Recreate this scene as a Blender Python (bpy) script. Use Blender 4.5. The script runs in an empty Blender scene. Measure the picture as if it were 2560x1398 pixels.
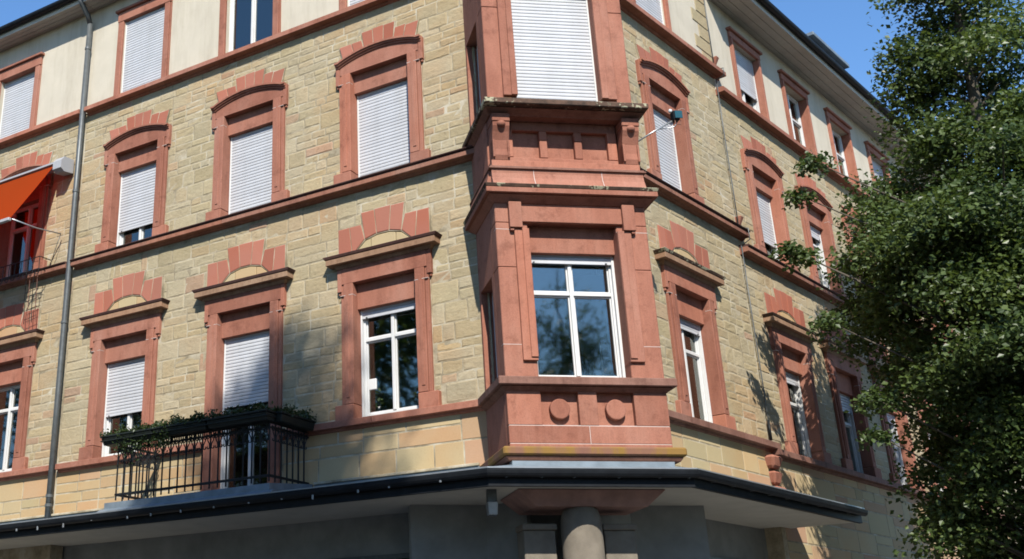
import bpy, math, random
from mathutils import Vector, Matrix

random.seed(7)
scene = bpy.context.scene
COL = scene.collection

# ------------------------------------------------------------------ camera
ZO = 1.6                                     # eye height above the pavement
PITCH, ROLL = 0.373630, -0.012874
cam_d = bpy.data.cameras.new('camera')
cam = bpy.data.objects.new('camera', cam_d)
COL.objects.link(cam)
cam_d.sensor_fit = 'HORIZONTAL'
cam_d.sensor_width = 36.0
cam_d.lens = 2749.27 / 2560.0 * 36.0
cam_d.shift_x = 0.15790
cam_d.shift_y = -0.03572
cam_d.clip_start = 0.1
cam_d.clip_end = 1500.0
fwd = Vector((0, math.cos(PITCH), math.sin(PITCH)))
up0 = Vector((0, -math.sin(PITCH), math.cos(PITCH)))
rt0 = Vector((1, 0, 0))
rt = rt0 * math.cos(ROLL) + up0 * math.sin(ROLL)
up = -rt0 * math.sin(ROLL) + up0 * math.cos(ROLL)
mw = Matrix.Identity(4)
for i in range(3):
    mw[i][0], mw[i][1], mw[i][2] = rt[i], up[i], -fwd[i]
mw.translation = Vector((0, 0, ZO))
cam.matrix_world = mw
scene.camera = cam

# ------------------------------------------------------------------ daylight
SUN_EL, SUN_AZ = math.radians(43), math.radians(1.5)      # azimuth from -Y towards +X
to_sun = Vector((math.sin(SUN_AZ) * math.cos(SUN_EL), -math.cos(SUN_AZ) * math.cos(SUN_EL), math.sin(SUN_EL)))
world = bpy.data.worlds.new('World')
scene.world = world
world.use_nodes = True
wn = world.node_tree
wn.nodes.clear()
wo = wn.nodes.new('ShaderNodeOutputWorld')
bg = wn.nodes.new('ShaderNodeBackground')
sky = wn.nodes.new('ShaderNodeTexSky')
sky.sky_type = 'NISHITA'
sky.sun_disc = False
sky.sun_elevation = SUN_EL
sky.sun_rotation = math.atan2(to_sun.x, to_sun.y)
sky.air_density = 1.0
sky.dust_density = 0.15
sky.ozone_density = 4.0
bg.inputs['Strength'].default_value = 0.145
hsv = wn.nodes.new('ShaderNodeHueSaturation')
hsv.inputs['Saturation'].default_value = 1.12
wn.links.new(sky.outputs[0], hsv.inputs['Color'])
wn.links.new(hsv.outputs[0], bg.inputs[0])
wn.links.new(bg.outputs[0], wo.inputs[0])
sl = bpy.data.lights.new('sun', 'SUN')
sl.energy = 5.0
sl.angle = math.radians(0.53)
sl.color = (1.0, 0.95, 0.87)
so = bpy.data.objects.new('sun', sl)
so.rotation_euler = to_sun.to_track_quat('Z', 'Y').to_euler()
so.location = (0, -20, 40)
COL.objects.link(so)
vs = scene.view_settings
vs.view_transform = 'Standard'
vs.look = 'None'
vs.exposure = 0.76
vs.gamma = 1.0
vs.use_curve_mapping = False
scene.cycles.filter_width = 1.75
scene.cycles.max_bounces = 6
scene.cycles.transparent_max_bounces = 12

# ------------------------------------------------------------------ materials
ALBEDO = 0.72                              # brings the paint-box colours below down to real reflectances


def mat(name):
    m = bpy.data.materials.new(name)
    m.use_nodes = True
    nt = m.node_tree
    nt.nodes.clear()
    out = nt.nodes.new('ShaderNodeOutputMaterial')
    return m, nt, out


def node(nt, kind, **kw):
    n = nt.nodes.new(kind)
    for k, v in kw.items():
        if k in n.inputs:
            n.inputs[k].default_value = v
        else:
            setattr(n, k, v)
    return n


def pos_noise(nt, scale, detail=4.0, rough=0.6, stretch=None, vec=None):
    g = nt.nodes.new('ShaderNodeNewGeometry')
    src = g.outputs['Position']
    if stretch:
        mp = nt.nodes.new('ShaderNodeMapping')
        mp.inputs['Scale'].default_value = stretch
        nt.links.new(src, mp.inputs['Vector'])
        src = mp.outputs[0]
    n = node(nt, 'ShaderNodeTexNoise', Scale=scale, Detail=detail, Roughness=rough)
    nt.links.new(src, n.inputs['Vector'])
    return n


def ramp(nt, src, stops):
    r = nt.nodes.new('ShaderNodeValToRGB')
    el = r.color_ramp.elements
    while len(el) < len(stops):
        el.new(0.5)
    for e, (p, c) in zip(el, stops):
        e.position = p
        e.color = (*c, 1) if len(c) == 3 else c
    nt.links.new(src, r.inputs[0])
    return r


def mixc(nt, fac, a, b, blend='MIX'):
    m = nt.nodes.new('ShaderNodeMix')
    m.data_type = 'RGBA'
    m.blend_type = blend
    for sock, val in ((m.inputs[0], fac), (m.inputs[6], a), (m.inputs[7], b)):
        if hasattr(val, 'default_value') or hasattr(val, 'is_output'):
            nt.links.new(val, sock)
        elif isinstance(val, (int, float)):
            sock.default_value = val
        else:
            sock.default_value = (*val, 1)
    return m.outputs[2]


def bump(nt, height, strength, dist):
    b = node(nt, 'ShaderNodeBump', Strength=strength, Distance=dist)
    nt.links.new(height, b.inputs['Height'])
    return b.outputs[0]


def principled(nt, out, color, rough=0.8, normal=None, metal=0.0, spec=0.3):
    p = nt.nodes.new('ShaderNodeBsdfPrincipled')
    hv = node(nt, 'ShaderNodeHueSaturation', Value=ALBEDO)
    nt.links.new(color, hv.inputs['Color'])
    nt.links.new(hv.outputs[0], p.inputs['Base Color'])
    if hasattr(rough, 'is_output'):
        nt.links.new(rough, p.inputs['Roughness'])
    else:
        p.inputs['Roughness'].default_value = rough
    p.inputs['Metallic'].default_value = metal
    p.inputs['Specular IOR Level'].default_value = spec
    if normal is not None:
        nt.links.new(normal, p.inputs['Normal'])
    nt.links.new(p.outputs[0], out.inputs[0])
    return p


def simple(name, color, rough=0.6, metal=0.0, spec=0.3, vary=0.12, scale=6.0, bumpy=0.0, bscale=60.0, blocky=0.0, grime=0.0):
    m, nt, out = mat(name)
    n = pos_noise(nt, scale)
    dark = tuple(c * (1 - vary) for c in color)
    lite = tuple(min(1, c * (1 + vary)) for c in color)
    c = ramp(nt, n.outputs[0], [(0.3, dark), (0.7, lite)]).outputs[0]
    if blocky:
        oi = nt.nodes.new('ShaderNodeObjectInfo')
        c = mixc(nt, blocky, c, ramp(nt, oi.outputs['Random'], [(0, (0.75, 0.75, 0.74)), (1, (1.1, 1.1, 1.1))]).outputs[0], 'MULTIPLY')
    if grime:
        gr = pos_noise(nt, 1.1, 6, 0.7, stretch=(2.5, 2.5, 0.35))
        c = mixc(nt, grime, c, ramp(nt, gr.outputs[0], [(0.30, (0.55, 0.53, 0.48)), (0.55, (1, 1, 1))]).outputs[0], 'MULTIPLY')
    nm = None
    if bumpy:
        nm = bump(nt, pos_noise(nt, bscale).outputs[0], bumpy, 0.01)
    principled(nt, out, c, rough, nm, metal, spec)
    return m


def stone_material(name, cols, grain, depth, pits=True, spots=0.6):
    """sandstone blocks: 'tint' picks the bed the block came from and how dark it is"""
    m, nt, out = mat(name)
    at = nt.nodes.new('ShaderNodeAttribute')
    at.attribute_name = 'tint'
    sep = nt.nodes.new('ShaderNodeSeparateColor')
    nt.links.new(at.outputs['Color'], sep.inputs[0])
    base = ramp(nt, sep.outputs[0], [(i / (len(cols) - 1), c) for i, c in enumerate(cols)]).outputs[0]
    big = pos_noise(nt, 0.55, 3)
    c = mixc(nt, 0.8, base, ramp(nt, big.outputs[0], [(0.36, (1.03, 0.90, 0.80)), (0.50, (1, 1, 1)), (0.66, (0.93, 0.97, 0.98))]).outputs[0], 'MULTIPLY')
    fine = pos_noise(nt, grain, 6, 0.7)
    c = mixc(nt, spots, c, ramp(nt, fine.outputs[0], [(0.27, (0.30, 0.26, 0.20)), (0.385, (0.90, 0.88, 0.85)), (0.55, (1.0, 1.0, 1.0)), (0.75, (1.10, 1.08, 1.03))]).outputs[0], 'MULTIPLY')
    val = node(nt, 'ShaderNodeMath', operation='MULTIPLY_ADD')
    nt.links.new(sep.outputs[1], val.inputs[0])
    val.inputs[1].default_value = 0.24
    val.inputs[2].default_value = 0.90
    hs = nt.nodes.new('ShaderNodeHueSaturation')
    nt.links.new(c, hs.inputs['Color'])
    nt.links.new(val.outputs[0], hs.inputs['Value'])
    h = fine.outputs[0]
    if pits:
        mid = pos_noise(nt, 9.0, 5, 0.65, stretch=(1, 1, 1.9))
        ad = node(nt, 'ShaderNodeMath', operation='MULTIPLY_ADD')
        nt.links.new(mid.outputs[0], ad.inputs[0])
        ad.inputs[1].default_value = 2.6
        nt.links.new(fine.outputs[0], ad.inputs[2])
        h = ad.outputs[0]
    nm = bump(nt, h, 0.38, depth)
    principled(nt, out, hs.outputs[0], 0.92, nm, 0, 0.15)
    return m


YEL = [(0.425, 0.340, 0.202), (0.430, 0.352, 0.222), (0.450, 0.378, 0.255), (0.430, 0.325, 0.188), (0.43, 0.290, 0.195)]
M_ROCK = stone_material('yellow_rock_faced_sandstone', YEL, 17, 0.014)
M_ASHLAR = stone_material('yellow_dressed_sandstone', [(0.46, 0.37, 0.21), (0.52, 0.41, 0.24), (0.50, 0.35, 0.19), (0.48, 0.30, 0.19)], 40, 0.006, False, 0.35)
M_VOUS = stone_material('red_rough_sandstone', [(0.36, 0.128, 0.084), (0.40, 0.150, 0.100), (0.44, 0.180, 0.125)], 60, 0.008, False, 0.35)
def mortar_material():
    m, nt, out = mat('pale_mortar')
    n = pos_noise(nt, 2.3, 5, 0.7)
    c = ramp(nt, n.outputs[0], [(0.36, (0.27, 0.225, 0.15)), (0.50, (0.44, 0.375, 0.26)), (0.66, (0.58, 0.525, 0.41))]).outputs[0]
    principled(nt, out, c, 0.95, bump(nt, pos_noise(nt, 60).outputs[0], 0.4, 0.01), 0, 0.1)
    return m


M_MORTAR = mortar_material()
M_PINK_MORTAR = simple('pale_pointing', (0.60, 0.50, 0.45), 0.95, vary=0.1, scale=14)


def red_material(name, a, b, c3, streak=0.35):
    m, nt, out = mat(name)
    n1 = pos_noise(nt, 1.7, 4, 0.6, stretch=(1, 1, 0.45))
    c = ramp(nt, n1.outputs[0], [(0.28, a), (0.5, b), (0.74, c3)]).outputs[0]
    n2 = pos_noise(nt, 5.5, 5, 0.6, stretch=(2.2, 2.2, 0.35))
    c = mixc(nt, streak, c, ramp(nt, n2.outputs[0], [(0.3, (0.62, 0.58, 0.55)), (0.6, (1, 1, 1))]).outputs[0], 'MULTIPLY')
    n3 = pos_noise(nt, 55, 4, 0.7)
    c = mixc(nt, 0.45, c, ramp(nt, n3.outputs[0], [(0.3, (0.55, 0.55, 0.55)), (0.6, (1.08, 1.08, 1.08))]).outputs[0], 'MULTIPLY')
    n4 = pos_noise(nt, 3.1, 6, 0.75)
    c = mixc(nt, 0.55, c, ramp(nt, n4.outputs[0], [(0.34, (0.52, 0.46, 0.44)), (0.47, (1, 1, 1)), (0.62, (1, 1, 1)), (0.72, (1.12, 1.16, 1.2))]).outputs[0], 'MULTIPLY')
    oi = nt.nodes.new('ShaderNodeObjectInfo')
    c = mixc(nt, 1.0, c, ramp(nt, oi.outputs['Random'], [(0.0, (0.80, 0.78, 0.78)), (0.35, (1, 1, 1)), (0.7, (1.0, 1.06, 1.10)), (1.0, (1.12, 1.05, 1.0))]).outputs[0], 'MULTIPLY')
    nm = bump(nt, n3.outputs[0], 0.35, 0.006)
    principled(nt, out, c, 0.85, nm, 0, 0.2)
    return m


M_RED = red_material('red_sandstone', (0.345, 0.136, 0.088), (0.415, 0.174, 0.115), (0.45, 0.215, 0.15))
M_WEATHERED = red_material('tan_weathered_sandstone', (0.30, 0.175, 0.105), (0.37, 0.22, 0.135), (0.41, 0.27, 0.17), 0.45)
M_FASCIA = red_material('brownish_red_sandstone', (0.28, 0.118, 0.078), (0.34, 0.155, 0.102), (0.38, 0.195, 0.135), 0.5)
M_CAP = red_material('soot_dark_sandstone', (0.085, 0.042, 0.036), (0.115, 0.058, 0.048), (0.16, 0.085, 0.068), 0.5)
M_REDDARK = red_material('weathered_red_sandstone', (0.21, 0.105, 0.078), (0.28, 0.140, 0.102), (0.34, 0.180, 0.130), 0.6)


def lichen_material():
    m, nt, out = mat('lichen_covered_sandstone')
    n1 = pos_noise(nt, 7, 5, 0.65)
    c = ramp(nt, n1.outputs[0], [(0.3, (0.045, 0.035, 0.028)), (0.6, (0.14, 0.085, 0.06))]).outputs[0]
    g = nt.nodes.new('ShaderNodeNewGeometry')
    n2 = pos_noise(nt, 16, 3, 0.5)
    big = pos_noise(nt, 2.6, 2, 0.5)
    ad = node(nt, 'ShaderNodeMath', operation='MULTIPLY')
    nt.links.new(n2.outputs[0], ad.inputs[0])
    nt.links.new(big.outputs[0], ad.inputs[1])
    f = ramp(nt, ad.outputs[0], [(0.295, (0, 0, 0)), (0.325, (1, 1, 1))]).outputs[0]
    c = mixc(nt, f, c, (0.42, 0.40, 0.27))
    nm = bump(nt, n1.outputs[0], 0.5, 0.01)
    principled(nt, out, c, 0.9, nm, 0, 0.15)
    return m


M_LICHEN = lichen_material()


def ochre_material():
    m, nt, out = mat('ochre_stained_sandstone')
    n1 = pos_noise(nt, 2.2, 4, 0.6, stretch=(1, 1, 0.3))
    c = ramp(nt, n1.outputs[0], [(0.34, (0.22, 0.105, 0.075)), (0.46, (0.25, 0.125, 0.075)), (0.54, (0.27, 0.155, 0.040)), (0.62, (0.26, 0.15, 0.045)), (0.72, (0.22, 0.11, 0.075))]).outputs[0]
    n3 = pos_noise(nt, 50, 4, 0.7)
    principled(nt, out, c, 0.85, bump(nt, n3.outputs[0], 0.4, 0.006), 0, 0.2)
    return m


M_OCHRE = ochre_material()
M_PLASTER = simple('cream_plaster', (0.60, 0.54, 0.43), 0.9, vary=0.05, scale=2.2, bumpy=0.25, bscale=90, grime=0.4)
M_SHUTTER = simple('white_shutter', (0.60, 0.61, 0.63), 0.45, vary=0.03, scale=3, blocky=0.28, grime=0.22)
M_PVC = simple('white_window_frame', (0.72, 0.72, 0.70), 0.35, vary=0.03, scale=5, grime=0.25)
M_ZINC = simple('zinc_sheet', (0.24, 0.29, 0.33), 0.5, metal=0.35, vary=0.2, scale=4)
M_GUTTER = simple('black_painted_metal', (0.012, 0.014, 0.017), 0.5, vary=0.3, scale=7, spec=0.15)
M_PIPE = simple('grey_pipe_metal', (0.125, 0.135, 0.135), 0.45, metal=0.3, vary=0.18, scale=9)
M_IRON = simple('black_wrought_iron', (0.012, 0.013, 0.014), 0.5, vary=0.3, scale=20)
M_SOFFIT = simple('pale_soffit_board', (0.56, 0.53, 0.46), 0.8, vary=0.08, scale=3)
M_DUSTY = simple('dusty_red_brown_stone', (0.34, 0.20, 0.165), 0.9, vary=0.2, scale=4, bumpy=0.3, grime=0.4)
M_GREYSTONE = simple('grey_brown_stone', (0.21, 0.18, 0.14), 0.9, vary=0.2, scale=4, bumpy=0.3)
M_DARKWALL = simple('dark_render', (0.27, 0.28, 0.265), 0.9, vary=0.2, scale=2, bumpy=0.3)
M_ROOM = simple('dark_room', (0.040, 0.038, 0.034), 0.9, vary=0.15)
M_CURTAIN = simple('pale_curtain', (0.85, 0.83, 0.76), 0.9, vary=0.1)
M_ROOF = simple('dark_roof_tile', (0.045, 0.045, 0.05), 0.7, vary=0.25, scale=8)
M_PLANTER = simple('dark_green_plastic', (0.015, 0.020, 0.017), 0.55, vary=0.2)
M_ASPHALT = simple('asphalt', (0.085, 0.085, 0.086), 0.9, vary=0.2, scale=30, bumpy=0.4, bscale=200)
M_PAVE = simple('pavement_slab', (0.32, 0.31, 0.29), 0.9, vary=0.15, scale=10, bumpy=0.2)
M_CREAMBOX = simple('grey_painted_metal', (0.42, 0.42, 0.43), 0.5, vary=0.05)
M_TEAL = simple('teal_glass', (0.02, 0.085, 0.10), 0.15, vary=0.1, spec=0.6)
M_GALV = simple('galvanised_steel', (0.45, 0.47, 0.48), 0.35, metal=0.6, vary=0.1)
M_BARK = simple('grey_brown_bark', (0.10, 0.085, 0.065), 0.95, vary=0.3, scale=12, bumpy=0.6, bscale=30)


def leaf_material(name, a, b, tr=0.35):
    m, nt, out = mat(name)
    at = nt.nodes.new('ShaderNodeAttribute')
    at.attribute_name = 'tint'
    sep = nt.nodes.new('ShaderNodeSeparateColor')
    nt.links.new(at.outputs['Color'], sep.inputs[0])
    c = ramp(nt, sep.outputs[0], [(0, a), (1, b)]).outputs[0]
    p = nt.nodes.new('ShaderNodeBsdfPrincipled')
    nt.links.new(c, p.inputs['Base Color'])
    p.inputs['Roughness'].default_value = 0.42
    p.inputs['Specular IOR Level'].default_value = 0.35
    t = nt.nodes.new('ShaderNodeBsdfTranslucent')
    hs = node(nt, 'ShaderNodeHueSaturation', Hue=0.485, Saturation=1.15, Value=1.5)
    nt.links.new(c, hs.inputs['Color'])
    nt.links.new(hs.outputs[0], t.inputs[0])
    mx = nt.nodes.new('ShaderNodeMixShader')
    mx.inputs[0].default_value = tr
    nt.links.new(p.outputs[0], mx.inputs[1])
    nt.links.new(t.outputs[0], mx.inputs[2])
    nt.links.new(mx.outputs[0], out.inputs[0])
    return m


M_LEAF = leaf_material('broad_green_leaf', (0.022, 0.044, 0.014), (0.100, 0.138, 0.038), 0.33)
M_PLANT = leaf_material('balcony_greenery', (0.012, 0.024, 0.008), (0.042, 0.064, 0.016), 0.22)


def glass_material():
    m, nt, out = mat('window_glass')
    tr = nt.nodes.new('ShaderNodeBsdfTransparent')
    tr.inputs[0].default_value = (0.62, 0.68, 0.66, 1)
    gl = nt.nodes.new('ShaderNodeBsdfGlossy')
    gl.inputs['Roughness'].default_value = 0.035
    gl.inputs['Color'].default_value = (0.88, 0.90, 0.84, 1)
    n = pos_noise(nt, 1.6, 2, 0.5)
    nm = bump(nt, n.outputs[0], 0.12, 0.01)
    nt.links.new(nm, gl.inputs['Normal'])
    fr = node(nt, 'ShaderNodeFresnel', IOR=1.75)
    ad = node(nt, 'ShaderNodeMath', operation='ADD')
    nt.links.new(fr.outputs[0], ad.inputs[0])
    ad.inputs[1].default_value = 0.10
    mx = nt.nodes.new('ShaderNodeMixShader')
    nt.links.new(ad.outputs[0], mx.inputs[0])
    nt.links.new(tr.outputs[0], mx.inputs[1])
    nt.links.new(gl.outputs[0], mx.inputs[2])
    nt.links.new(mx.outputs[0], out.inputs[0])
    return m


M_GLASS = glass_material()


def awning_material():
    m, nt, out = mat('orange_awning_cloth')
    d = nt.nodes.new('ShaderNodeBsdfDiffuse')
    d.inputs[0].default_value = (0.40, 0.07, 0.016, 1)
    t = nt.nodes.new('ShaderNodeBsdfTranslucent')
    t.inputs[0].default_value = (0.66, 0.075, 0.018, 1)
    mx = nt.nodes.new('ShaderNodeMixShader')
    mx.inputs[0].default_value = 0.62
    nt.links.new(d.outputs[0], mx.inputs[1])
    nt.links.new(t.outputs[0], mx.inputs[2])
    nt.links.new(mx.outputs[0], out.inputs[0])
    return m


M_AWNING = awning_material()

# ------------------------------------------------------------------ mesh helpers
class MB:
    """collects faces in a facade frame: x along the wall, y = -d into the wall, z up"""

    def __init__(self):
        self.v, self.f, self.t, self.m = [], [], [], []
        self.cur = (0.5, 0.5, 0.5)
        self.mi = 0

    def face(self, idx):
        self.f.append(idx)
        self.t.append(self.cur)
        self.m.append(self.mi)

    def box(self, x0, x1, d0, d1, z0, z1, c=0.006):
        """box from depth d0 (back) to d1 (front), chamfered edges"""
        return self.frustum(x0, x1, d1, z0, z1, x0, x1, d1, d0, c)

    def frustum(self, x0, x1, dtop, z0, z1, xb0, xb1, dbot, dback, c=0.006):
        """box whose lower face (xb0..xb1, dbot) differs from its upper one (x0..x1, dtop)"""
        b = len(self.v)
        ext = min(x1 - x0, xb1 - xb0, dtop - dback, dbot - dback, z1 - z0)
        c = min(c, 0.24 * ext)
        idx = {}
        for iz, (z, xa, xe, df) in enumerate(((z0, xb0, xb1, dbot), (z1, x0, x1, dtop))):
            for ix, x in enumerate((xa, xe)):
                for iy, y in enumerate((-df, -dback)):
                    sx = 1 if ix == 0 else -1
                    sy = 1 if iy == 0 else -1
                    sz = 1 if iz == 0 else -1
                    k = []
                    for ax in range(3):
                        p = [x + sx * c * (ax != 0), y + sy * c * (ax != 1), z + sz * c * (ax != 2)]
                        k.append(len(self.v))
                        self.v.append(tuple(p))
                    idx[ix, iy, iz] = k
        I = lambda ix, iy, iz, ax: idx[ix, iy, iz][ax]
        self.face((I(0, 0, 0, 0), I(0, 0, 1, 0), I(0, 1, 1, 0), I(0, 1, 0, 0)))
        self.face((I(1, 0, 0, 0), I(1, 1, 0, 0), I(1, 1, 1, 0), I(1, 0, 1, 0)))
        self.face((I(0, 0, 0, 1), I(1, 0, 0, 1), I(1, 0, 1, 1), I(0, 0, 1, 1)))
        self.face((I(0, 1, 0, 1), I(0, 1, 1, 1), I(1, 1, 1, 1), I(1, 1, 0, 1)))
        self.face((I(0, 0, 0, 2), I(0, 1, 0, 2), I(1, 1, 0, 2), I(1, 0, 0, 2)))
        self.face((I(0, 0, 1, 2), I(1, 0, 1, 2), I(1, 1, 1, 2), I(0, 1, 1, 2)))
        for ix in (0, 1):                       # vertical edges
            for iy in (0, 1):
                q = (I(ix, iy, 0, 0), I(ix, iy, 0, 1), I(ix, iy, 1, 1), I(ix, iy, 1, 0))
                self.face(q if (ix ^ iy) == 0 else q[::-1])
        for iy in (0, 1):                       # edges along x
            for iz in (0, 1):
                q = (I(0, iy, iz, 1), I(0, iy, iz, 2), I(1, iy, iz, 2), I(1, iy, iz, 1))
                self.face(q if (iy ^ iz) == 0 else q[::-1])
        for ix in (0, 1):                       # edges along y
            for iz in (0, 1):
                q = (I(ix, 0, iz, 2), I(ix, 0, iz, 0), I(ix, 1, iz, 0), I(ix, 1, iz, 2))
                self.face(q if (ix ^ iz) == 0 else q[::-1])
        for ix in (0, 1):
            for iy in (0, 1):
                for iz in (0, 1):
                    q = (I(ix, iy, iz, 0), I(ix, iy, iz, 2), I(ix, iy, iz, 1))
                    self.face(q if (ix + iy + iz) % 2 == 0 else q[::-1])
        return self

    def prism(self, poly, d0, d1, inset=0.0, rise=0.0):
        """polygon in (x, z), counter-clockwise seen from outside, from d0 to d1 with a bevelled front"""
        n = len(poly)
        b = len(self.v)
        cx = sum(p[0] for p in poly) / n
        cz = sum(p[1] for p in poly) / n
        for x, z in poly:
            self.v.append((x, -d0, z))
        for x, z in poly:
            self.v.append((x, -d1, z))
        for i in range(n):
            j = (i + 1) % n
            self.face((b + i, b + j, b + n + j, b + n + i))
        if inset > 0:
            for x, z in poly:
                r = math.hypot(x - cx, z - cz) or 1
                k = max(0.0, (r - inset * 1.3) / r)
                self.v.append((cx + (x - cx) * k, -d1 - rise, cz + (z - cz) * k))
            for i in range(n):
                j = (i + 1) % n
                self.face((b + n + i, b + n + j, b + 2 * n + j, b + 2 * n + i))
            self.face(tuple(b + 2 * n + i for i in range(n)))
        else:
            self.face(tuple(b + n + i for i in range(n)))
        self.face(tuple(b + n - 1 - i for i in range(n)))
        return self

    def extrude(self, prof, x0, x1, caps=True):
        """profile of (d, z) points, closed, swept along x; counter-clockwise with d to the left"""
        n = len(prof)
        b = len(self.v)
        for x in (x0, x1):
            for d, z in prof:
                self.v.append((x, -d, z))
        for i in range(n):
            j = (i + 1) % n
            self.face((b + i, b + j, b + n + j, b + n + i))
        if caps:
            self.face(tuple(b + n - 1 - i for i in range(n)))
            self.face(tuple(b + n + i for i in range(n)))
        return self

    def sweep(self, path, thick, d0, d1):
        """band along a path of (x, z) points; it lies above the path, from d0 to d1"""
        n = len(path)
        b = len(self.v)
        for i, (x, z) in enumerate(path):
            xa, za = path[max(0, i - 1)]
            xb, zb = path[min(n - 1, i + 1)]
            L = math.hypot(xb - xa, zb - za)
            nx, nz = -(zb - za) / L, (xb - xa) / L
            for q, d in ((0, d0), (0, d1), (thick, d1), (thick, d0)):
                self.v.append((x + nx * q, -d, z + nz * q))
        for i in range(n - 1):
            a = b + i * 4
            for k in range(4):
                l = (k + 1) % 4
                self.face((a + k, a + 4 + k, a + 4 + l, a + l))
        self.face((b, b + 1, b + 2, b + 3))
        e = b + (n - 1) * 4
        self.face((e + 3, e + 2, e + 1, e))
        return self

    def tube(self, pts, r, sides=6, r1=None, flat=False):
        """tube through 3-D points"""
        n = len(pts)
        P = [Vector(p) for p in pts]
        b = len(self.v)
        ref = None
        for i in range(n):
            t = (P[min(n - 1, i + 1)] - P[max(0, i - 1)]).normalized()
            if ref is None:
                ref = t.orthogonal().normalized()
            u = (ref - t * ref.dot(t))
            u = u.normalized() if u.length > 1e-6 else t.orthogonal().normalized()
            ref = u
            w = t.cross(u)
            rr = r if r1 is None else r + (r1 - r) * i / (n - 1)
            for k in range(sides):
                a = 2 * math.pi * k / sides
                self.v.append(tuple(P[i] + u * (math.cos(a) * rr) + w * (math.sin(a) * rr)))
        for i in range(n - 1):
            for k in range(sides):
                l = (k + 1) % sides
                self.face((b + i * sides + k, b + i * sides + l, b + (i + 1) * sides + l, b + (i + 1) * sides + k))
        self.face(tuple(b + sides - 1 - k for k in range(sides)))
        e = b + (n - 1) * sides
        self.face(tuple(e + k for k in range(sides)))
        return self

    def lathe(self, prof, x, d, sides=14):
        """profile of (r, z) turned about a vertical axis at (x, d)"""
        b = len(self.v)
        n = len(prof)
        for r, z in prof:
            for k in range(sides):
                a = 2 * math.pi * k / sides
                self.v.append((x + math.cos(a) * r, -d + math.sin(a) * r, z))
        for i in range(n - 1):
            for k in range(sides):
                l = (k + 1) % sides
                self.face((b + i * sides + k, b + i * sides + l, b + (i + 1) * sides + l, b + (i + 1) * sides + k))
        self.face(tuple(b + sides - 1 - k for k in range(sides)))
        e = b + (n - 1) * sides
        self.face(tuple(e + k for k in range(sides)))
        return self

    def disc(self, x, z, r, d0, d1, sides=28):
        return self.prism([(x + r * math.cos(2 * math.pi * k / sides), z + r * math.sin(2 * math.pi * k / sides)) for k in range(sides)], d0, d1, 0.008, 0.006)

    def stone(self, x0, x1, z0, z1, rough=True, big=1.0):
        """face of one laid block: edges sunk in the mortar, face quarry-rough or dressed"""
        w, h = x1 - x0, z1 - z0
        if rough:
            e = min(0.022, 0.2 * w, 0.2 * h)
            us = [0, e, w * random.uniform(0.36, 0.62), w - e, w] if w > 0.12 else [0, e, w - e, w]
            vsn = [0, e, h - e, h] if h < 0.17 else [0, e, h * random.uniform(0.35, 0.6), h - e, h]
        else:
            e = min(0.010, 0.2 * w, 0.2 * h)
            us, vsn = [0, e, w - e, w], [0, e, h - e, h]
        nu, nv = len(us), len(vsn)
        b = len(self.v)
        base = random.uniform(0.002, 0.007)
        for j, q in enumerate(vsn):
            for i, p in enumerate(us):
                edge = i in (0, nu - 1) or j in (0, nv - 1)
                if rough:
                    jt = 0.004
                    d = -0.001 if edge else base + random.uniform(-0.004, 0.005) * big
                    dx = random.uniform(-jt, jt)
                    dz = random.uniform(-jt, jt)
                else:
                    d = -0.006 if edge else 0.006
                    dx = dz = 0
                self.v.append((x0 + p + dx, -d, z0 + q + dz))
        for j in range(nv - 1):
            for i in range(nu - 1):
                a = b + j * nu + i
                self.face((a, a + 1, a + nu + 1, a + nu))
        return self

    def mesh(self, name, mats, origin=None, smooth=False, tint=False):
        v = self.v
        if origin is None:
            lo = [min(p[k] for p in v) for k in range(3)]
            hi = [max(p[k] for p in v) for k in range(3)]
            origin = tuple((a + b) / 2 for a, b in zip(lo, hi))
        me = bpy.data.meshes.new(name)
        me.from_pydata([(p[0] - origin[0], p[1] - origin[1], p[2] - origin[2]) for p in v], [], self.f)
        for m in (mats if isinstance(mats, (list, tuple)) else [mats]):
            me.materials.append(m)
        if any(self.m):
            me.polygons.foreach_set('material_index', self.m)
        if tint:
            a = me.attributes.new('tint', 'FLOAT_COLOR', 'FACE')
            flat = []
            for t in self.t:
                flat += (*t, 1.0)
            a.data.foreach_set('color', flat)
        if smooth:
            me.polygons.foreach_set('use_smooth', [True] * len(me.polygons))
        me.update()
        return me, Vector(origin)


WORLD = {}


def link(o, M, parent=None):
    """place object o at world matrix M, under parent"""
    COL.objects.link(o)
    WORLD[o] = M
    if parent is not None:
        o.parent = parent
        o.matrix_basis = WORLD[parent].inverted() @ M
    else:
        o.matrix_basis = M
    return o


class Facade:
    def __init__(self, a, dist):
        self.a, self.dist = a, dist
        self.t = Vector((math.cos(a), math.sin(a), 0))
        self.n = Vector((math.sin(a), -math.cos(a), 0))
        self.R = Matrix.Rotation(a, 4, 'Z')
        O = self.n * (-dist) + Vector((0, 0, ZO))
        self.M = Matrix.Translation(O) @ self.R

    def P(self, s, d, z):
        return self.M @ Vector((s, -d, z))

    def sd(self, p):
        q = self.M.inverted() @ Vector(p)
        return q.x, -q.y, q.z


FL = Facade(-0.575183, 14.3138)
FR = Facade(0.804555, 8.15261)
FF = Facade(0.111266, 14.2395)
FW = Facade(0.0, 0.0)                      # plain world frame, y = -d


def put(F, mb, name, mats, parent=None, smooth=False, tint=False, shift=(0, 0, 0)):
    """one mesh object from what mb collected in the frame of F (moved by shift)"""
    me, org = mb.mesh(name, mats, None, smooth, tint)
    o = bpy.data.objects.new(name, me)
    return link(o, F.M @ Matrix.Translation(org + Vector(shift)), parent)


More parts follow.
